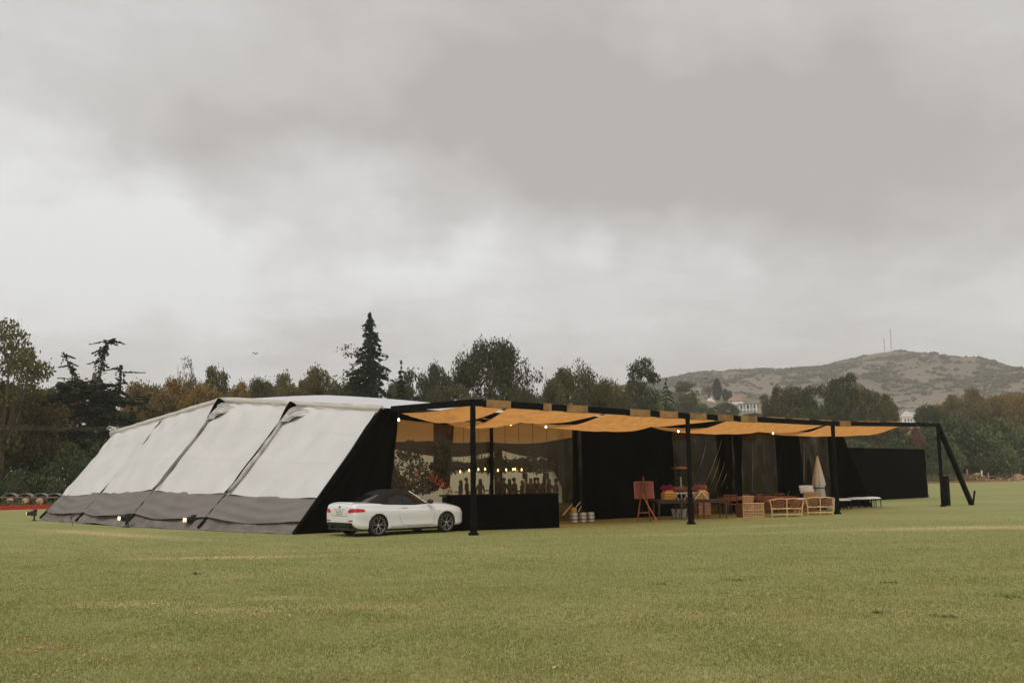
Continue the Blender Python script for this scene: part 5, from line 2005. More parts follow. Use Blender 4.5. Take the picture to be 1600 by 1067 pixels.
# tall flower arrangement just inside the window
n = 2600
Y0 = 37.0
blobs = [(630, 735, 26, 32), (655, 742, 22, 26), (640, 705, 20, 16), (672, 752, 16, 16), (618, 755, 14, 16), (690, 712, 12, 22), (694, 740, 9, 24), (650, 765, 34, 8)]
cs = []
for bx0, by0, rx, ry in blobs:
    for _ in range(330):
        a, r = random.uniform(0, 6.28), random.random() ** .5
        cs.append(at(bx0 + math.cos(a) * r * rx, by0 + math.sin(a) * r * ry, Y0 + random.gauss(0, .35)))
ft, o = leaf_thing('flower_arrangement', 'large leafy arrangement with orange and pink flowers behind the clear window', 'flowers', cs, .16, M['euc_green'], base=Vector((at(645, 760, Y0).x, at(645, 760, Y0).y, 0)))
for nm, mat, spots in (('orange_flower', M['orange_petal'], ((672, 744, 7), (684, 751, 7), (678, 747, 5), (690, 757, 4), (651, 738, 3))), ('pink_flower', M['pink'], ((664, 756, 9), (652, 750, 7), (618, 744, 6), (700, 766, 8), (640, 757, 7), (625, 752, 7), (612, 738, 5))),
                       ('white_flower', M['white_petal'], ((660, 733, 4), (641, 715, 2), (626, 714, 2), (620, 734, 4)))):
    cs = []
    for x, y, r_ in spots:
        for _ in range(80):
            a, r = random.uniform(0, 6.28), random.random() ** .5 * r_
            cs.append(at(x + math.cos(a) * r, y + math.sin(a) * r, Y0 - .45 + random.gauss(0, .08)))
    finish(nm, tree_mesh(nm, np.array([tuple(c - ft.location) for c in cs]), RNG.uniform(.05, .11, len(cs))), mat, ft)
MB().lathe([(.22, 0), (.28, .1), (.16, .25), (.14, .6), (.34, 1.0), (.36, 1.05)], 16).build('urn', M['wood_dark'], ft, smooth=True)
# brown drape hanging beside it
p = at(694, 720, 39.0)
t = thing('hanging_drape', 'dark brown drape hanging beside the flower arrangement', 'drape', (p.x, p.y, 0))
MB().grid(lambda u_, t_: Vector((-.42 + .85 * u_ * (.75 + .25 * t_), .06 * math.sin(u_ * 17), 1.4 + 2.9 * t_)), 24, 8).build('drape_sheet', M['lining'], t, smooth=True)
MB().tube([(-.5, 0, 4.3), (.5, 0, 4.3)], .02, 6).build('drape_rod', M['metal_dark'], t)

# patio heaters
def heater(px, top, Y, label, glow):
    p = at(px, top, Y)
    t = thing('patio_heater', label, 'heater', (p.x, p.y, 0), 0, 'patio heaters')
    h = p.z
    MB().lathe([(.02, h), (.25, h - .04), (.40, h - .11), (.40, h - .12), (.05, h - .10)], 20).build('reflector_hood', M['glowing'] if glow else M['metal_dark'], t, smooth=True)
    MB().lathe([(.09, h - .45), (.13, h - .40), (.13, h - .14)], 14).build('burner', M['metal_dark'], t)
    MB().lathe([(.03, .6), (.03, h - .42)], 10).build('pole', M['steel'], t)
    MB().lathe([(.23, 0), (.24, .04), (.21, .1), (.19, .62), (.05, .66)], 16).build('base', M['metal_dark'], t)


heater(853, 733, 44, 'dark patio heater behind the clear window, right of the guests', False)
heater(1063, 728, 43.5, 'patio heater with hood tinted orange as if lit behind the clear curtain above the table', True)
heater(820, 734, 50, 'slim lamp stand heater among the guests', False)
# closed white parasol behind the last clear curtain
p = at(1277, 711, 50.5)
t = thing('closed_parasol', 'closed white parasol standing behind the last clear curtain', 'parasol', (p.x, p.y, 0))
hh = p.z
V, N_ = [], 24
prof = [(.02, hh), (.10, hh - .35), (.27, hh - 1.2), (.31, hh - 1.45), (.23, hh - 1.62), (.27, hh - 2.0), (.18, hh - 2.15)]
for r, z in prof:
    for k in range(N_):
        a = 2 * math.pi * k / N_
        rr = r * (1 + .22 * math.cos(a * 8) * (hh - z) / 2)
        V.append((rr * math.cos(a), rr * math.sin(a), z))
MB().add(V, [(i * N_ + k, i * N_ + (k + 1) % N_, (i + 1) * N_ + (k + 1) % N_, (i + 1) * N_ + k) for i in range(len(prof) - 1) for k in range(N_)]).build('canopy', M['white'], t, smooth=True)
MB().lathe([(.03, 0), (.03, hh + .05)], 8).build('pole', M['metal_dark'], t)
MB().lathe([(.4, 0), (.4, .07), (.05, .12)], 16).build('base', M['metal_dark'], t)
MB().lathe([(.26, hh - 1.60), (.265, hh - 1.66)], 16).build('tie_strap', M['metal_dark'], t)

# ------------------------------------------------------------------ furniture under the shelter
for i, (px, py, lab) in enumerate(((897, 816.5, 'steel keg nearest the bar with a yellow tap cap on top'), (910.5, 816, 'middle steel keg of the three by the black curtain'), (923, 815.5, 'steel keg farthest from the bar, end of three'))):
    p = gp(px, py)
    t = thing('beer_keg', lab, 'keg', p, 0, 'steel kegs by the curtain')
    MB().lathe([(.135, .0), (.15, .02), (.15, .05), (.145, .06), (.155, .10), (.162, .14), (.155, .18), (.160, .22), (.155, .27), (.145, .31), (.148, .32), (.148, .37), (.135, .38)], 22).build('keg_shell', M['steel'], t, smooth=True)
    for z in (.115, .245):
        MB().lathe([(.160, z), (.167, z + .008), (.167, z + .022), (.160, z + .03)], 22, caps=False).build('rolling_band', M['red_band'], t)
    MB().lathe([(.03, .37), (.03, .41)], 10).build('valve', M['metal_dark'], t)
    if i == 0:
        c = thing('tap_cap', 'yellow round cap resting on the keg nearest the bar', 'cap', p + Vector((0, 0, .382)))
        MB().lathe([(.10, 0), (.105, .05), (.115, .12), (.10, .17), (.06, .20)], 16).build('cap_shell', M['yellow'], c, smooth=True)
        MB().lathe([(.05, .198), (.05, .22), (.02, .235)], 10).build('cap_knob', M['metal_dark'], c)
# leaning pale sticks beside the kegs
for i, (x0, y0, x1, y1, lab) in enumerate(((878, 806, 893, 789, 'thin pale stick leaning low by the bar'), (899, 793, 907, 784, 'short pale stick leaning behind the kegs'), (903, 800, 908, 791, 'pale stick leaning against the black curtain by the kegs'))):
    a, b = at(x0, y0, 38.6), at(x1, y1, 39.4)
    a.z = max(.02, a.z)
    t = thing('leaning_stick', lab, 'stick', a)
    MB().tube([(0, 0, 0), tuple((b - a) * .5), tuple(b - a)], [.014, .013, .010], 6).build('shaft', M['white'], t)
    MB().tube([(0, 0, 0), tuple((b - a) * .06)], .017, 6).build('ferrule', M['metal_dark'], t)

# easel holding a wooden board, seen from behind
p = gp(1010, 816)
t = thing('easel', 'red brown wooden easel seen from behind', 'easel', p, .25)
for a, b in (((-.36, .02, 0), (.02, .26, 1.62)), ((.30, .02 + .3, 0), (.06, .28, 1.62)), ((.34, -.30, 0), (-.06, .20, 1.05))):
    MB().bar(a, b, .045, .03).build('leg', M['wood_orange'] if b[2] < 1.2 else M['wood_red'], t)
MB().bar((-.27, .08, .36), (.24, .30, .36), .03, .04).build('cross_bar', M['wood_red'], t)
MB().bar((.04, .27, 1.60), (.04, .27, 1.74), .04, .04).build('top_stub', M['wood_red'], t)
b = thing('display_board', 'red brown framed board standing on the easel', 'board', p + Vector((.0, .30, .88)), .25)
mb = MB().box((0, .05, .33), (.76, .025, .66), 0, 0, -.12)
mb.build('panel', M['wood_red'], b)
for c, s in (((0, .035, .02), (.80, .03, .04)), ((0, .075, .645), (.80, .03, .04))):
    MB().box(c, s).build('rail', M['wood_orange'], b)
for x in (-.385, .385):
    MB().box((x, .052, .33), (.035, .03, .60), 0, 0, -.12).build('stile', M['wood_orange'], b)


def turned_table(p, L, D_, rz, label, mat, h=.76, nleg=3, name='wooden_table', group=None):
    t = thing(name, label, 'table', p, rz, group)
    MB().box((L / 2, D_ / 2, h - .02), (L, D_, .04)).build('table_top', mat, t)
    MB().box((L / 2, .08, h - .09), (L - .2, .025, .10)).box((L / 2, D_ - .08, h - .09), (L - .2, .025, .10)).build('apron', mat, t)
    for i in range(nleg):
        for y in (.09, D_ - .09):
            x = .14 + (L - .28) * i / (nleg - 1)
            MB().lathe([(.025, 0), (.035, .03), (.022, .08), (.03, .2), (.045, .36), (.028, .42), (.04, .48), (.04, h - .06)], 8, (x, y, 0)).build('leg', mat, t, smooth=True)
    return t


tp = gp(1026, 812)
tbl = turned_table(tp, 3.1, .95, .14, 'long dark wooden table with turned legs holding straw baskets', M['wood_dark'], .78, 4)
rzt = .14


def on_table(x, y, z=.785):
    return tp + Matrix.Rotation(rzt, 3, 'Z') @ Vector((x, y, 0)) + Vector((0, 0, z))


# straw houses-shaped baskets with flowers
for i, (x, lab, fl) in enumerate(((.62, 'yellow straw basket with magenta flowers on the long table', 'magenta'), (2.02, 'yellow straw basket with pink flowers and crossed white sticks', 'pink'))):
    q = on_table(x, .35)
    t = thing('straw_basket', lab, 'basket', q, .3, 'straw baskets on the long table')
    mb = MB()
    w, d, h1, h2 = .24, .17, .24, .38
    mb.add([(-w, -d, 0), (w, -d, 0), (w, d, 0), (-w, d, 0), (-w * 1.04, -d * 1.04, h1), (w * 1.04, -d * 1.04, h1), (w * 1.04, d * 1.04, h1), (-w * 1.04, d * 1.04, h1), (-w * .55, -d * .6, h2), (w * .55, -d * .6, h2), (w * .55, d * .6, h2), (-w * .55, d * .6, h2)],
           [(3, 2, 1, 0), (0, 1, 5, 4), (1, 2, 6, 5), (2, 3, 7, 6), (3, 0, 4, 7), (4, 5, 9, 8), (5, 6, 10, 9), (6, 7, 11, 10), (7, 4, 8, 11), (8, 9, 10, 11)])
    mb.build('basket_body', M['basket'], t)
    for z in (.02, .12, h1):
        b = MB()
        k1 = 1.0 + .04 * z / h1 + .03
        for a_, c_ in (((-w, -d), (w, -d)), ((w, -d), (w, d)), ((w, d), (-w, d)), ((-w, d), (-w, -d))):
            b.tube([(a_[0] * k1, a_[1] * k1, z), (c_[0] * k1, c_[1] * k1, z)], .014, 6)
        b.build('woven_rim', M['wicker'], t)
    for xx in np.linspace(-w * .9, w * .9, 8):
        MB().bar((xx, -d * 1.03, .01), (xx * 1.04, -d * 1.07, h1), .012, .012).build('stake', M['wicker'], t)
    cs = np.stack([RNG.uniform(-.30, .22, 500), RNG.uniform(-.14, .14, 500), RNG.normal(size=500) * .055 + h2 + .09], -1)
    finish('blossom', tree_mesh('blossom', cs, RNG.uniform(.04, .09, 500)), M[fl], t)
    if i == 1:
        for a_, c_ in (((-.42, -.24, .0), (-.10, -.22, .33)), ((-.10, -.24, .33), (.16, -.26, .0)), ((-.72, -.24, .0), (-.50, -.22, .25))):
            MB().bar(a_, c_, .03, .03).build('white_stick', M['white'], t)
q = on_table(1.30, .40)
t = thing('flower_tray', 'long tray of dusty pink flowers on white crossed legs', 'flowers', q, .14)
MB().box((0, 0, .26), (1.0, .22, .05)).build('tray', M['white'], t)
for x in (-.38, .1, .42):
    MB().bar((x - .14, -.10, 0), (x + .10, -.10, .25), .025, .025).bar((x + .14, -.07, 0), (x - .10, -.07, .25), .025, .025).build('crossed_leg', M['white'], t)
cs = np.stack([RNG.uniform(-.62, .72, 1100), RNG.uniform(-.14, .14, 1100), RNG.normal(size=1100) * .055 + .40], -1)
finish('blossom', tree_mesh('blossom', cs, RNG.uniform(.04, .085, 1100)), M['pink'], t)
cs = np.stack([RNG.uniform(-.62, .72, 400), RNG.uniform(-.14, .14, 400), RNG.normal(size=400) * .05 + .34], -1)
tag(finish('leaf_bed', tree_mesh('leaf_bed', cs, RNG.uniform(.04, .085, 400)), M['euc_green'], t), kind='stuff')
for px, lab in ((1056, 'small white pot under the long table, left of two'), (1067, 'small white pot under the long table, right of two')):
    p = gp(px, 809)
    t = thing('flower_pot', lab, 'pot', p, 0, 'white pots under the table')
    MB().lathe([(.14, 0), (.17, .30), (.19, .32), (.19, .36), (.16, .36)], 16).build('pot_shell', M['white'], t, smooth=True)
    cs = RNG.normal(size=(120, 3)) * np.array([.07, .07, .04]) + np.array([0, 0, .40])
    finish('leaves', tree_mesh('leaves', cs, RNG.uniform(.05, .1, 120)), M['euc_green'], t)
p = gp(1098, 806)
t = thing('wooden_crate', 'tan wooden crate under the right half of the long table', 'crate', p, .14)
for z in (.12, .26, .40, .54):
    MB().box((0, -.2, z), (.62, .02, .125)).build('slat', M['log_end'], t)
for x in (-.30, .30):
    MB().box((x, 0, .33), (.02, .38, .58)).build('end_board', M['log_end'], t)

# red brown table with chairs behind the long table
t2 = turned_table(gp(1136, 803), 2.6, .9, .30, 'varnished red brown table right of the long table', M['wood_orange'], .76, 3)
turned_table(gp(1188, 801), 2.2, .9, .36, 'low red brown table behind the wicker seats', M['wood_orange'], .72, 3)


def side_chair(p, rz, label):
    t = thing('wooden_chair', label, 'chair', p, rz, 'dark wooden chairs at the red brown table')
    MB().box((0, 0, .45), (.42, .42, .04)).build('seat', M['wood_red'], t)
    for x in (-.18, .18):
        MB().bar((x, -.18, 0), (x, -.18, .44), .035, .035).build('leg', M['wood_dark'], t)
        MB().bar((x, .18, 0), (x * .95, .25, .86), .035, .035).build('leg', M['wood_dark'], t)
    for z in (.60, .72, .84):
        MB().bar((-.17, .20 + .07 * (z - .45) / .4, z), (.17, .20 + .07 * (z - .45) / .4, z), .02, .05).build('back_slat', M['wood_red'], t)


for px, py, rz, lab in ((1141, 803.5, .3, 'dark wooden chair at the near corner of the red brown table'), (1152, 803, .35, 'second dark wooden chair along the red brown table'), (1163, 801, 3.4, 'dark wooden chair at the far end of the red brown table'),
                        (1132, 800, 1.9, 'dark wooden chair squeezed between the long table and the red brown table'), (1147, 799, 3.3, 'dark wooden chair on the tent side of the red brown table'),
                        (1194, 802, .4, 'dark wooden chair behind the wicker armchair'), (1212, 799.5, 3.5, 'dark wooden chair behind the left rattan sofa'), (1228, 800, .5, 'dark wooden chair behind the small round table')):
    side_chair(gp(px, py), rz, lab)


def woven_face(t, o, ux, uz, nx, nz, name, mat, rad=.010):
    """open basket weave: upright canes and weaving canes as one woven part"""
    b = MB()
    o, ux, uz = Vector(o), Vector(ux), Vector(uz)
    nn = ux.cross(uz).normalized()
    for i in range(nx + 1):
        b.tube([o + ux * (i / nx), o + ux * (i / nx) + uz], rad, 5, caps=False)
    for j in range(nz + 1):
        pts = [o + uz * (j / nz) + ux * (k / (nx * 2)) + nn * (rad * 1.3 * (1 if (k + j) % 2 else -1)) for k in range(nx * 2 + 1)]
        b.tube(pts, rad, 4, caps=False)
    return b.build(name, mat, t)


p = gp(1176, 808)
t = thing('wicker_armchair', 'boxy tan wicker armchair seen from behind', 'armchair', p, .22)
for nm, c, s in (('seat', (.02, .30, .22), (.74, .60, .40)), ('armrest', (-.37, .30, .29), (.12, .64, .56)), ('armrest', (.41, .30, .29), (.12, .64, .56))):
    MB().box(c, s).build(nm, M['wicker_dark'], t)  # darker body puts the shade between the canes into colour
woven_face(t, (-.42, -.035, .02), (.90, 0, 0), (0, 0, .56), 12, 8, 'back_weave', M['bamboo'], .015)
for z in (.02, .30, .57):
    MB().tube([(-.44, -.05, z), (.50, -.05, z)], .022, 6).build('woven_rim', M['bamboo'], t)
MB().box((-.19, .02, .62), (.44, .07, .42)).build('backrest', M['wicker_dark'], t)
woven_face(t, (-.42, -.03, .60), (.46, 0, 0), (0, -.02, .26), 7, 4, 'back_weave', M['bamboo'], .014)
MB().tube([(-.44, -.05, .87), (.06, -.05, .87)], .022, 6).build('woven_rim', M['bamboo'], t)
for x in (-.42, .02, .48):
    MB().tube([(x, -.03, 0), (x, -.03, .58)], .022, 6).build('corner_post', M['bamboo'], t)


def rattan_sofa(p, rz, W, label, name='rattan_sofa'):
    """bamboo-framed two-seat sofa seen from behind: canes fan out in the back"""
    t = thing(name, label, 'sofa', p, rz, 'rattan sofas')
    D_, h = .75, .74
    for x in (0, W / 2, W):
        sp = .07 * (x - W / 2) / (W / 2)
        MB().tube([(x - sp * .3, 0, 0), (x, -.03, .35), (x + sp, -.06, h - (.0 if x == W / 2 else .07))], .026, 8).build('back_post', M['bamboo'], t)
    for x in (0, W):
        MB().tube([(x, D_, 0), (x, D_, .60)], .026, 8).build('leg', M['bamboo'], t)
        MB().tube([(x, -.02, h - .04), (x, D_ * .5, .66), (x, D_, .60)], .026, 8).build('armrest', M['bamboo'], t)
        woven_face(t, (x, .03, .30), (0, D_ - .06, 0), (0, 0, .30), 5, 4, 'arm_weave', M['wicker_dark'], .009)
    for z, y in ((h, -.06), (.34, -.03), (.10, 0)):
        up = .10 if z == h else .0
        MB().tube([(-.07 if up else -.02, y + up * 1.2, z - up), (.02, y, z - up * .35), (W * .25, y, z + up * .15), (W * .5, y, z - up * .1), (W * .75, y, z + up * .15), (W - .02, y, z - up * .35), (W + (.07 if up else .02), y + up * 1.2, z - up)], .024, 8).build('back_rail', M['bamboo'], t)
    MB().tube([(0, D_, .30), (W, D_, .30)], .024, 8).build('front_rail', M['bamboo'], t)
    for half in range(2):
        b = MB()
        cx = W * (.25 + .5 * half)
        for k in range(17):
            f = (k - 8) / 8
            b.tube([(cx + f * W * .10, -.03, .34), (cx + f * W * .19, -.05, .55), (cx + f * W * .235, -.06, h)], .011, 5)
        for z in (.44, .54, .64):
            b.tube([(cx - W * .235, -.05, z), (cx + W * .235, -.05, z)], .010, 5)
        b.build('fan_back', M['wicker_dark'], t)
    MB().box((W / 2, D_ / 2, .33), (W - .06, D_ - .06, .06)).build('seat', M['wicker'], t)
    return t


s1 = rattan_sofa(gp(1206, 808), .16, 1.34, 'rattan sofa with pale bamboo frame, left of the small round table')
s2 = rattan_sofa(gp(1262, 804.5), .02, 1.12, 'rattan sofa with pale bamboo frame, just left of the third shelter post')
p = gp(1251, 803.5)
t = thing('rattan_table', 'small rattan table between the two rattan sofas', 'table', p, .3)
MB().lathe([(.02, .66), (.30, .66), (.32, .68), (.32, .70), (.02, .71)], 20).build('table_top', M['white'], t, smooth=True)
for k in range(5):
    a = 2 * math.pi * k / 5
    MB().tube([(.26 * math.cos(a), .26 * math.sin(a), 0), (.10 * math.cos(a + .9), .10 * math.sin(a + .9), .35), (.26 * math.cos(a + 1.8), .26 * math.sin(a + 1.8), .66)], .018, 6).build('leg', M['bamboo'], t)
p = gp(1269, 800) + Vector((0, .5, 0))
t = thing('lounge_chair', 'low wicker lounge chair with upright white back cushion', 'chair', p, .1)
MB().box((0, .1, .24), (.62, .6, .40)).build('seat', M['wicker_dark'], t)
MB().box((0, -.22, .62), (.64, .08, .58), 0, 0, .15).build('backrest', M['wicker'], t)
c = thing('back_cushion', 'white square cushion standing on the wicker lounge chair', 'cushion', p + Vector((-.12, -.12, .86)), .12)
mb = MB()


def pillow(u_, t_, sgn):
    e_ = (max(0, math.sin(math.pi * u_)) * max(0, math.sin(math.pi * t_))) ** .35
    return Vector(((u_ - .5) * .66 + .08 * (1 - t_), sgn * .06 * e_ + .12 * t_ * 0, .36 * t_))


mb.grid(lambda a, b: pillow(a, b, -1), 12, 8).grid(lambda a, b: pillow(a, b, 1), 12, 8)
mb.build('cushion_cover', M['white'], c, smooth=True)
MB().tube([(-.25, 0, 0), (-.33, 0, .18), (-.33, 0, .36), (0, 0, .365), (.33, 0, .36), (.40, 0, .02)], .008, 5).build('piping', M['white_paint'], c)
p = gp(1300, 797)
t = thing('pouf', 'pale drum pouf behind the third shelter post', 'pouf', p)
MB().lathe([(.20, 0), (.26, .05), (.28, .3), (.26, .55), (.20, .60)], 18).build('pouf_body', M['white_paint'], t, smooth=True)
MB().lathe([(.265, .52), (.272, .535), (.265, .55)], 18, caps=False).build('seam', M['bamboo'], t)

# cushioned benches
for i, (px, py, L, lab) in enumerate(((1331, 793.6, 1.35, 'black framed bench with white cushion, nearer the post'), (1354, 792.6, 1.0, 'black framed bench with white cushion, farther from the post'), (1313, 796, .7, 'black framed stool with white cushion beside the third shelter post'))):
    p = gp(px, py)
    t = thing('cushioned_bench', lab, 'bench', p, .35, 'white cushioned benches')
    MB().box((L / 2, .3, .40), (L, .6, .05)).build('bench_frame', M['black'], t)
    for x in np.linspace(.04, L - .04, 4):
        for y in (.04, .56):
            MB().bar((x, y, 0), (x, y, .39), .03, .03).build('leg', M['black'], t)

    def cush(u_, t_, L=L):
        e_ = (max(0, math.sin(math.pi * min(1, max(0, u_)))) * max(0, math.sin(math.pi * t_))) ** .18
        return Vector((L * u_, .6 * t_, .43 + .11 * e_))
    MB().grid(cush, 20, 8).box((L / 2, .3, .445), (L * .98, .58, .03)).build('seat_cushion', M['white'], t, smooth=True)

# ------------------------------------------------------------------ far things
def house(px, base_y, Y, W, D_, H_, rz, label, roof='gable', wins=(), roof_mat='grey_roof', extra=None, rh=1.6):
    P = at(px, base_y, Y)
    t = thing('hillside_house', label, 'house', (P.x, P.y, P.z), rz, 'houses on the slope')
    MB().box((0, D_ / 2, H_ / 2 - 2.0), (W, D_, H_ + 4.0)).build('wall', M['white_paint'], t)
    if roof == 'gable':
        mb = MB().add([(-W / 2 - .4, -.4, H_), (W / 2 + .4, -.4, H_), (W / 2 + .4, D_ + .4, H_), (-W / 2 - .4, D_ + .4, H_), (0, -.4, H_ + rh), (0, D_ + .4, H_ + rh),
                       ],
                      [(0, 1, 4), (2, 3, 5), (1, 2, 5, 4), (3, 0, 4, 5), (0, 3, 2, 1)])
        mb.build('roof', M[roof_mat], t)
        MB().add([(-W / 2, -.42, H_ + .02), (W / 2, -.42, H_ + .02), (0, -.42, H_ + rh - .25)], [(0, 1, 2)]).build('gable_wall', M['white_paint'], t)
    elif roof == 'hip':
        MB().add([(-W / 2 - .5, -.5, H_), (W / 2 + .5, -.5, H_), (W / 2 + .5, D_ + .5, H_), (-W / 2 - .5, D_ + .5, H_), (-W / 4, D_ / 2, H_ + rh), (W / 4, D_ / 2, H_ + rh)],
                 [(0, 1, 5, 4), (1, 2, 5), (2, 3, 4, 5), (3, 0, 4), (0, 3, 2, 1)]).build('roof', M[roof_mat], t)
    else:
        MB().box((0, D_ / 2 - .4, H_ + .15), (W + .9, D_ + 1.6, .3)).build('roof', M[roof_mat], t)
    for x, z, w, h in wins:
        f = MB().box((x, -.03, z), (w + .16, .10, h + .16)).build('window', M['white'], t)
        MB().box((x, -.06, z), (w, .08, h)).build('pane', M['dark_glass'], f)
    if extra == 'porch':
        for x in np.linspace(-W / 2 + .3, W / 2 - .3, 6):
            MB().bar((x, -2.2, -1.6), (x, -2.2, H_ + .05), .32, .32).build('porch_column', M['white'], t)
        MB().box((0, -1.2, -.2), (W + .4, 2.4, .25)).build('porch_deck', M['white_paint'], t)
        MB().box((0, -1.2, H_ + .16), (W + .8, 2.6, .28)).build('porch_roof', M['grey_roof'], t)
    return t


house(1087, 617, 560, 6.2, 6, 3.2, .2, 'white box house high on the slope', 'flat', ((-2.0, 1.9, 1.1, 1.5), (.9, 1.9, 1.6, 1.0)), 'white_paint')
house(1089, 620, 545, 7.5, 4, 1.4, .2, 'long low garden wall house under the white box house', 'flat', ((-2, .7, .8, .7), (1.2, .7, .8, .7)), 'timber')
house(1112, 631, 520, 3.6, 5, .7, .1, 'small white gable house below the white box house', 'gable', ((0, .3, .5, .5),), 'white_paint', rh=2.6)
house(1149, 627.5, 530, 8, 6, .6, -.3, 'house with a long terracotta roof on the slope', 'hip', ((-2, .2, .7, .5), (1.6, .2, .7, .5)), 'roof_tile', rh=2.2)
house(1139, 618.5, 560, 5.5, 5, .6, -.2, 'small pale house just right of the cypresses', 'gable', ((0, .2, .6, .5),), 'white_paint', rh=1.1)
house(1169, 640, 450, 8.0, 6, 2.4, -.25, 'pale house with a columned porch and grey flat roof', 'flat', ((-2.6, 1.2, 1.1, 1.4), (0, 1.2, 1.1, 1.4), (2.5, 1.2, 1.1, 1.4)), 'grey_roof', 'porch')
house(1419, 660, 560, 6.2, 7, 3.2, -.2, 'white gabled house in the trees beyond the shelter end', 'gable', ((-1.4, 1.3, .9, 1.6), (.3, 1.5, .9, 1.6), (1.9, 1.3, .8, 1.4)), 'white_paint', rh=3.4)
house(1421, 648, 580, 6.4, 6, 2.9, -.2, 'upper white house behind the gabled house', 'flat', ((-1.5, 1.6, 1.0, 1.0),), 'white_paint')

for px, y0, y1, lab in ((1383, 553, 529, 'shorter thin radio mast on the hill top'), (1393.5, 552, 514, 'taller thin radio mast on the hill top')):
    b0, b1 = at(px, y0 + 2, 1385), at(px, y1, 1385)
    b0.z = min(b0.z, float(hill_z(np.array([b0.x]), np.array([b0.y]))[0]))
    t = thing('radio_mast', lab, 'mast', b0, 0, 'radio masts on the hill')
    h = b1.z - b0.z
    for k in range(3):
        a = 2 * math.pi * k / 3
        MB().tube([(1.0 * math.cos(a), 1.0 * math.sin(a), 0), (.45 * math.cos(a), .45 * math.sin(a), h)], .15, 4).build('mast_leg', M['mast'], t)
    for j in range(int(h / 3)):
        z = j * 3.0
        r = 1.0 - .55 * z / h
        b = MB()
        for k in range(3):
            a, c = 2 * math.pi * k / 3, 2 * math.pi * (k + 1) / 3
            b.bar((r * math.cos(a), r * math.sin(a), z), (r * .95 * math.cos(c), r * .95 * math.sin(c), z + 2.6), .07, .07)
        b.build('lattice_brace', M['mast'], t)

# power line on the left
pl = at(90, 680, 90.5)
t = thing('utility_pole', 'short pale utility pole among the shrubs left of the tent', 'pole', (pl.x, pl.y, 0))
MB().lathe([(.14, 0), (.10, pl.z)], 10).build('pole_shaft', M['pole'], t)
MB().lathe([(.10, pl.z + .003), (.12, pl.z + .03), (.05, pl.z + .09)], 10).build('pole_cap', M['pole'], t)
for i in range(4):
    y0, y1 = 660.5 + 2.3 * i, 666 + 1.6 * i
    a, b = at(-120, y0 - 2, 76), at(235, y1 + 1, 88)
    t = thing('power_cable', ('uppermost', 'second', 'third', 'lowest')[i] + ' of the four cables strung across the dark trees on the left', 'cable', a, 0, 'cables strung on the left')
    MB().tube([tuple((b - a) * (j / 14) + Vector((0, 0, -1.2 * math.sin(math.pi * j / 14) * .15))) for j in range(15)], .013, 5).build('wire_strand', M['wire'], t)

# barrels lying in a row with a rail, left of the tent
for i, (px, lab) in enumerate(((14, 'barrel with two planks over its pale end, first from the frame edge'), (38, 'barrel with a weathered pale end, middle of the three'), (60.5, 'barrel with a clean orange end, nearest the tent'))):
    c = at(px, 783.5, 77)
    t = thing('barrel', lab, 'barrel', (c.x, c.y, 0), .1, 'barrels lying left of the tent')
    RX_ = Matrix.Rotation(math.pi / 2, 3, 'X')
    zc_ = c.z
    MB().lathe([(.34, -.42), (.39, -.25), (.41, 0), (.39, .25), (.34, .42)], 20, (0, .5, zc_), RX_, caps=False).build('staves', M['wood_dark'], t, smooth=True)
    MB().lathe([(.30, .40), (.02, .41)], 20, (0, .5, zc_), RX_).build('barrel_head', M['log_end'], t)
    for z in (-.3, .3):
        MB().lathe([(.385, z - .03), (.392, z), (.385, z + .03)], 20, (0, .5, zc_), RX_, caps=False).build('hoop', M['metal_dark'], t)
    MB().box((0, .5, zc_ - .44), (.9, .5, .16)).build('cradle', M['wood_dark'], t)
    if i == 0:
        for z, a_ in ((.06, .1), (-.10, -.25)):
            MB().bar((-.32, .06, zc_ + z + a_ * .3), (.32, .06, zc_ + z - a_ * .3), .03, .07).build('plank', M['wood_dark'], t)
for i, px in enumerate((14, 38, 62, 84)):
    c = at(px, 777, 80)
    t = thing('arched_trough', ('first', 'second', 'third', 'fourth')[i] + ' grey arched trough behind the barrels, counted from the frame edge', 'trough', (c.x, c.y, 0), .1, 'arched troughs behind the barrels')
    MB().grid(lambda u_, t_: Vector((-.55 * math.cos(math.pi * u_), .9 * t_, c.z - .05 + .36 * math.sin(math.pi * u_))), 14, 2).build('arch_shell', M['grey_roof'], t, smooth=True, solid=.04)
    for x in (-.5, .5):
        MB().bar((x, .1, 0), (x, .1, c.z - .03), .08, .08).build('leg', M['wood_dark'], t)
a, b = at(-30, 776.5, 78.4), at(95, 777, 78.4)
t = thing('timber_rail', 'thin timber rail running above the barrels', 'rail', (a.x, a.y, 0))
MB().bar((0, 0, a.z), (b.x - a.x, b.y - a.y, b.z), .06, .07).build('rail', M['timber'], t)
for f in np.linspace(.02, .98, 6):
    q = a.lerp(b, f) - Vector((a.x, a.y, 0))
    MB().bar((q.x, q.y, 0), (q.x, q.y, q.z), .08, .08).build('post', M['timber'], t)

# broken fence and earth bank at the far right
t = thing('timber_fence', 'broken timber rail fence on the dirt bank at the far field edge', 'fence', (at(1500, 751, 184).x, 184, 0))
o = t.location
Yf = 184.0
for px, top, m_ in ((1500, 741, 'dirt'), (1511, 733, 'timber'), (1522, 740, 'dirt'), (1533.5, 735, 'white_paint'), (1544, 738, 'timber'), (1555, 741, 'wood_dark')):
    q = at(px, top, Yf) - o
    MB().bar((q.x, q.y, -.2), q, .28 if m_ != 'timber' else .22, .22).build('post', M[m_], t)
for x0, x1, y in ((1500, 1511, 744), (1511, 1534, 743), (1534, 1555, 744)):
    MB().bar(at(x0, y, Yf) - o, at(x1, y + .4, Yf) - o, .1, .12).build('rail', M['timber'], t)


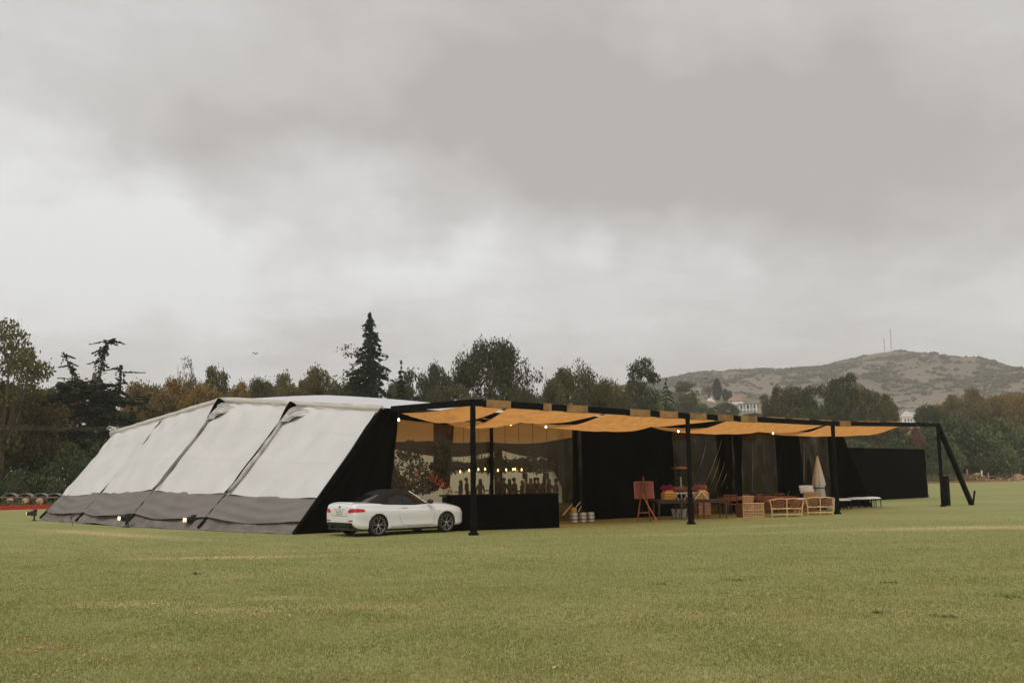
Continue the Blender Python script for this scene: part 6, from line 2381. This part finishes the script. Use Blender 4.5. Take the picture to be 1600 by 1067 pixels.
def bank(u_, t_):
    p = at(1430 + 200 * u_, 752, 176 + 12 * u_ + 12 * t_)
    p.z = -.1 + (1.0 + .5 * math.sin(u_ * 17) + .35 * math.sin(u_ * 41)) * math.sin(math.pi * t_) * math.sin(math.pi * u_) ** .3
    return p


tag(MB().grid(bank, 60, 10).build('dirt_bank', M['dirt'], smooth=True), 'low bank of orange dirt behind the far field edge', 'bank', kind='structure')
n = 5000
cs = []
for _ in range(n):
    px = random.choice((random.uniform(1445, 1500), random.uniform(1445, 1500), random.uniform(1500, 1540), random.uniform(1558, 1640)))
    q = at(px, 752, 172 + (px - 1440) * .09 + random.uniform(0, 16))
    q.z = random.uniform(0, 1) ** 2 * random.choice((.7, 1.1, 1.5))
    cs.append(tuple(q))
tag(finish('weeds', tree_mesh('weeds', np.array(cs), RNG.uniform(.3, .6, n), np.tile(np.array([0, 0, 1.]), (n, 1))), leaf_mat('weed_blades', (.12, .11, .05), (.20, .17, .07), scale=.2)), 'dry weeds along the far field edge', 'weeds', kind='stuff')
n = 6000
cs = []
for _ in range(n):
    q = line_pt(random.uniform(-25, 30), random.uniform(2, 14))
    q.z = random.uniform(0, 1) ** 2 * .5
    cs.append(tuple(q))
tag(finish('weeds', tree_mesh('weeds', np.array(cs), RNG.uniform(.15, .4, n), np.tile(np.array([0, 0, 1.]), (n, 1))), M['bush']), 'green weeds behind the red boards left of the tent', 'weeds', kind='stuff')

# a small bird high over the trees
p = at(399, 553, 90)
t = thing('flying_bird', 'tiny dark bird flying above the gum row', 'bird', p, .6)
MB().lathe([(.005, -.16), (.04, -.08), (.055, 0), (.04, .08), (.02, .13), (.004, .17)], 8, (0, 0, 0), Matrix.Rotation(math.pi / 2, 3, 'X')).build('body', M['metal_dark'], t, smooth=True)
for s in (-1, 1):
    MB().add([(0, -.05, .02), (s * .16, -.02, .12), (s * .30, .06, .05), (s * .14, .08, .09), (0, .06, .02)], [(0, 1, 2, 3, 4)]).build('wing', M['metal_dark'], t, solid=.01)

# ------------------------------------------------------------------ air
hz_ = MB().box((0, 0, 133), (5200, 5200, 270))
m, n_, l_ = new_mat('haze')
ou = n_.new('ShaderNodeOutputMaterial')
pv = n_.new('ShaderNodeVolumePrincipled')
pv.inputs['Color'].default_value = (.93, .91, .89, 1)
pv.inputs['Density'].default_value = .00033
pv.inputs['Anisotropy'].default_value = .2
l_.new(pv.outputs[0], ou.inputs['Volume'])
tag(hz_.build('haze', m), 'pale misty air over the field and hill', 'haze', kind='stuff')
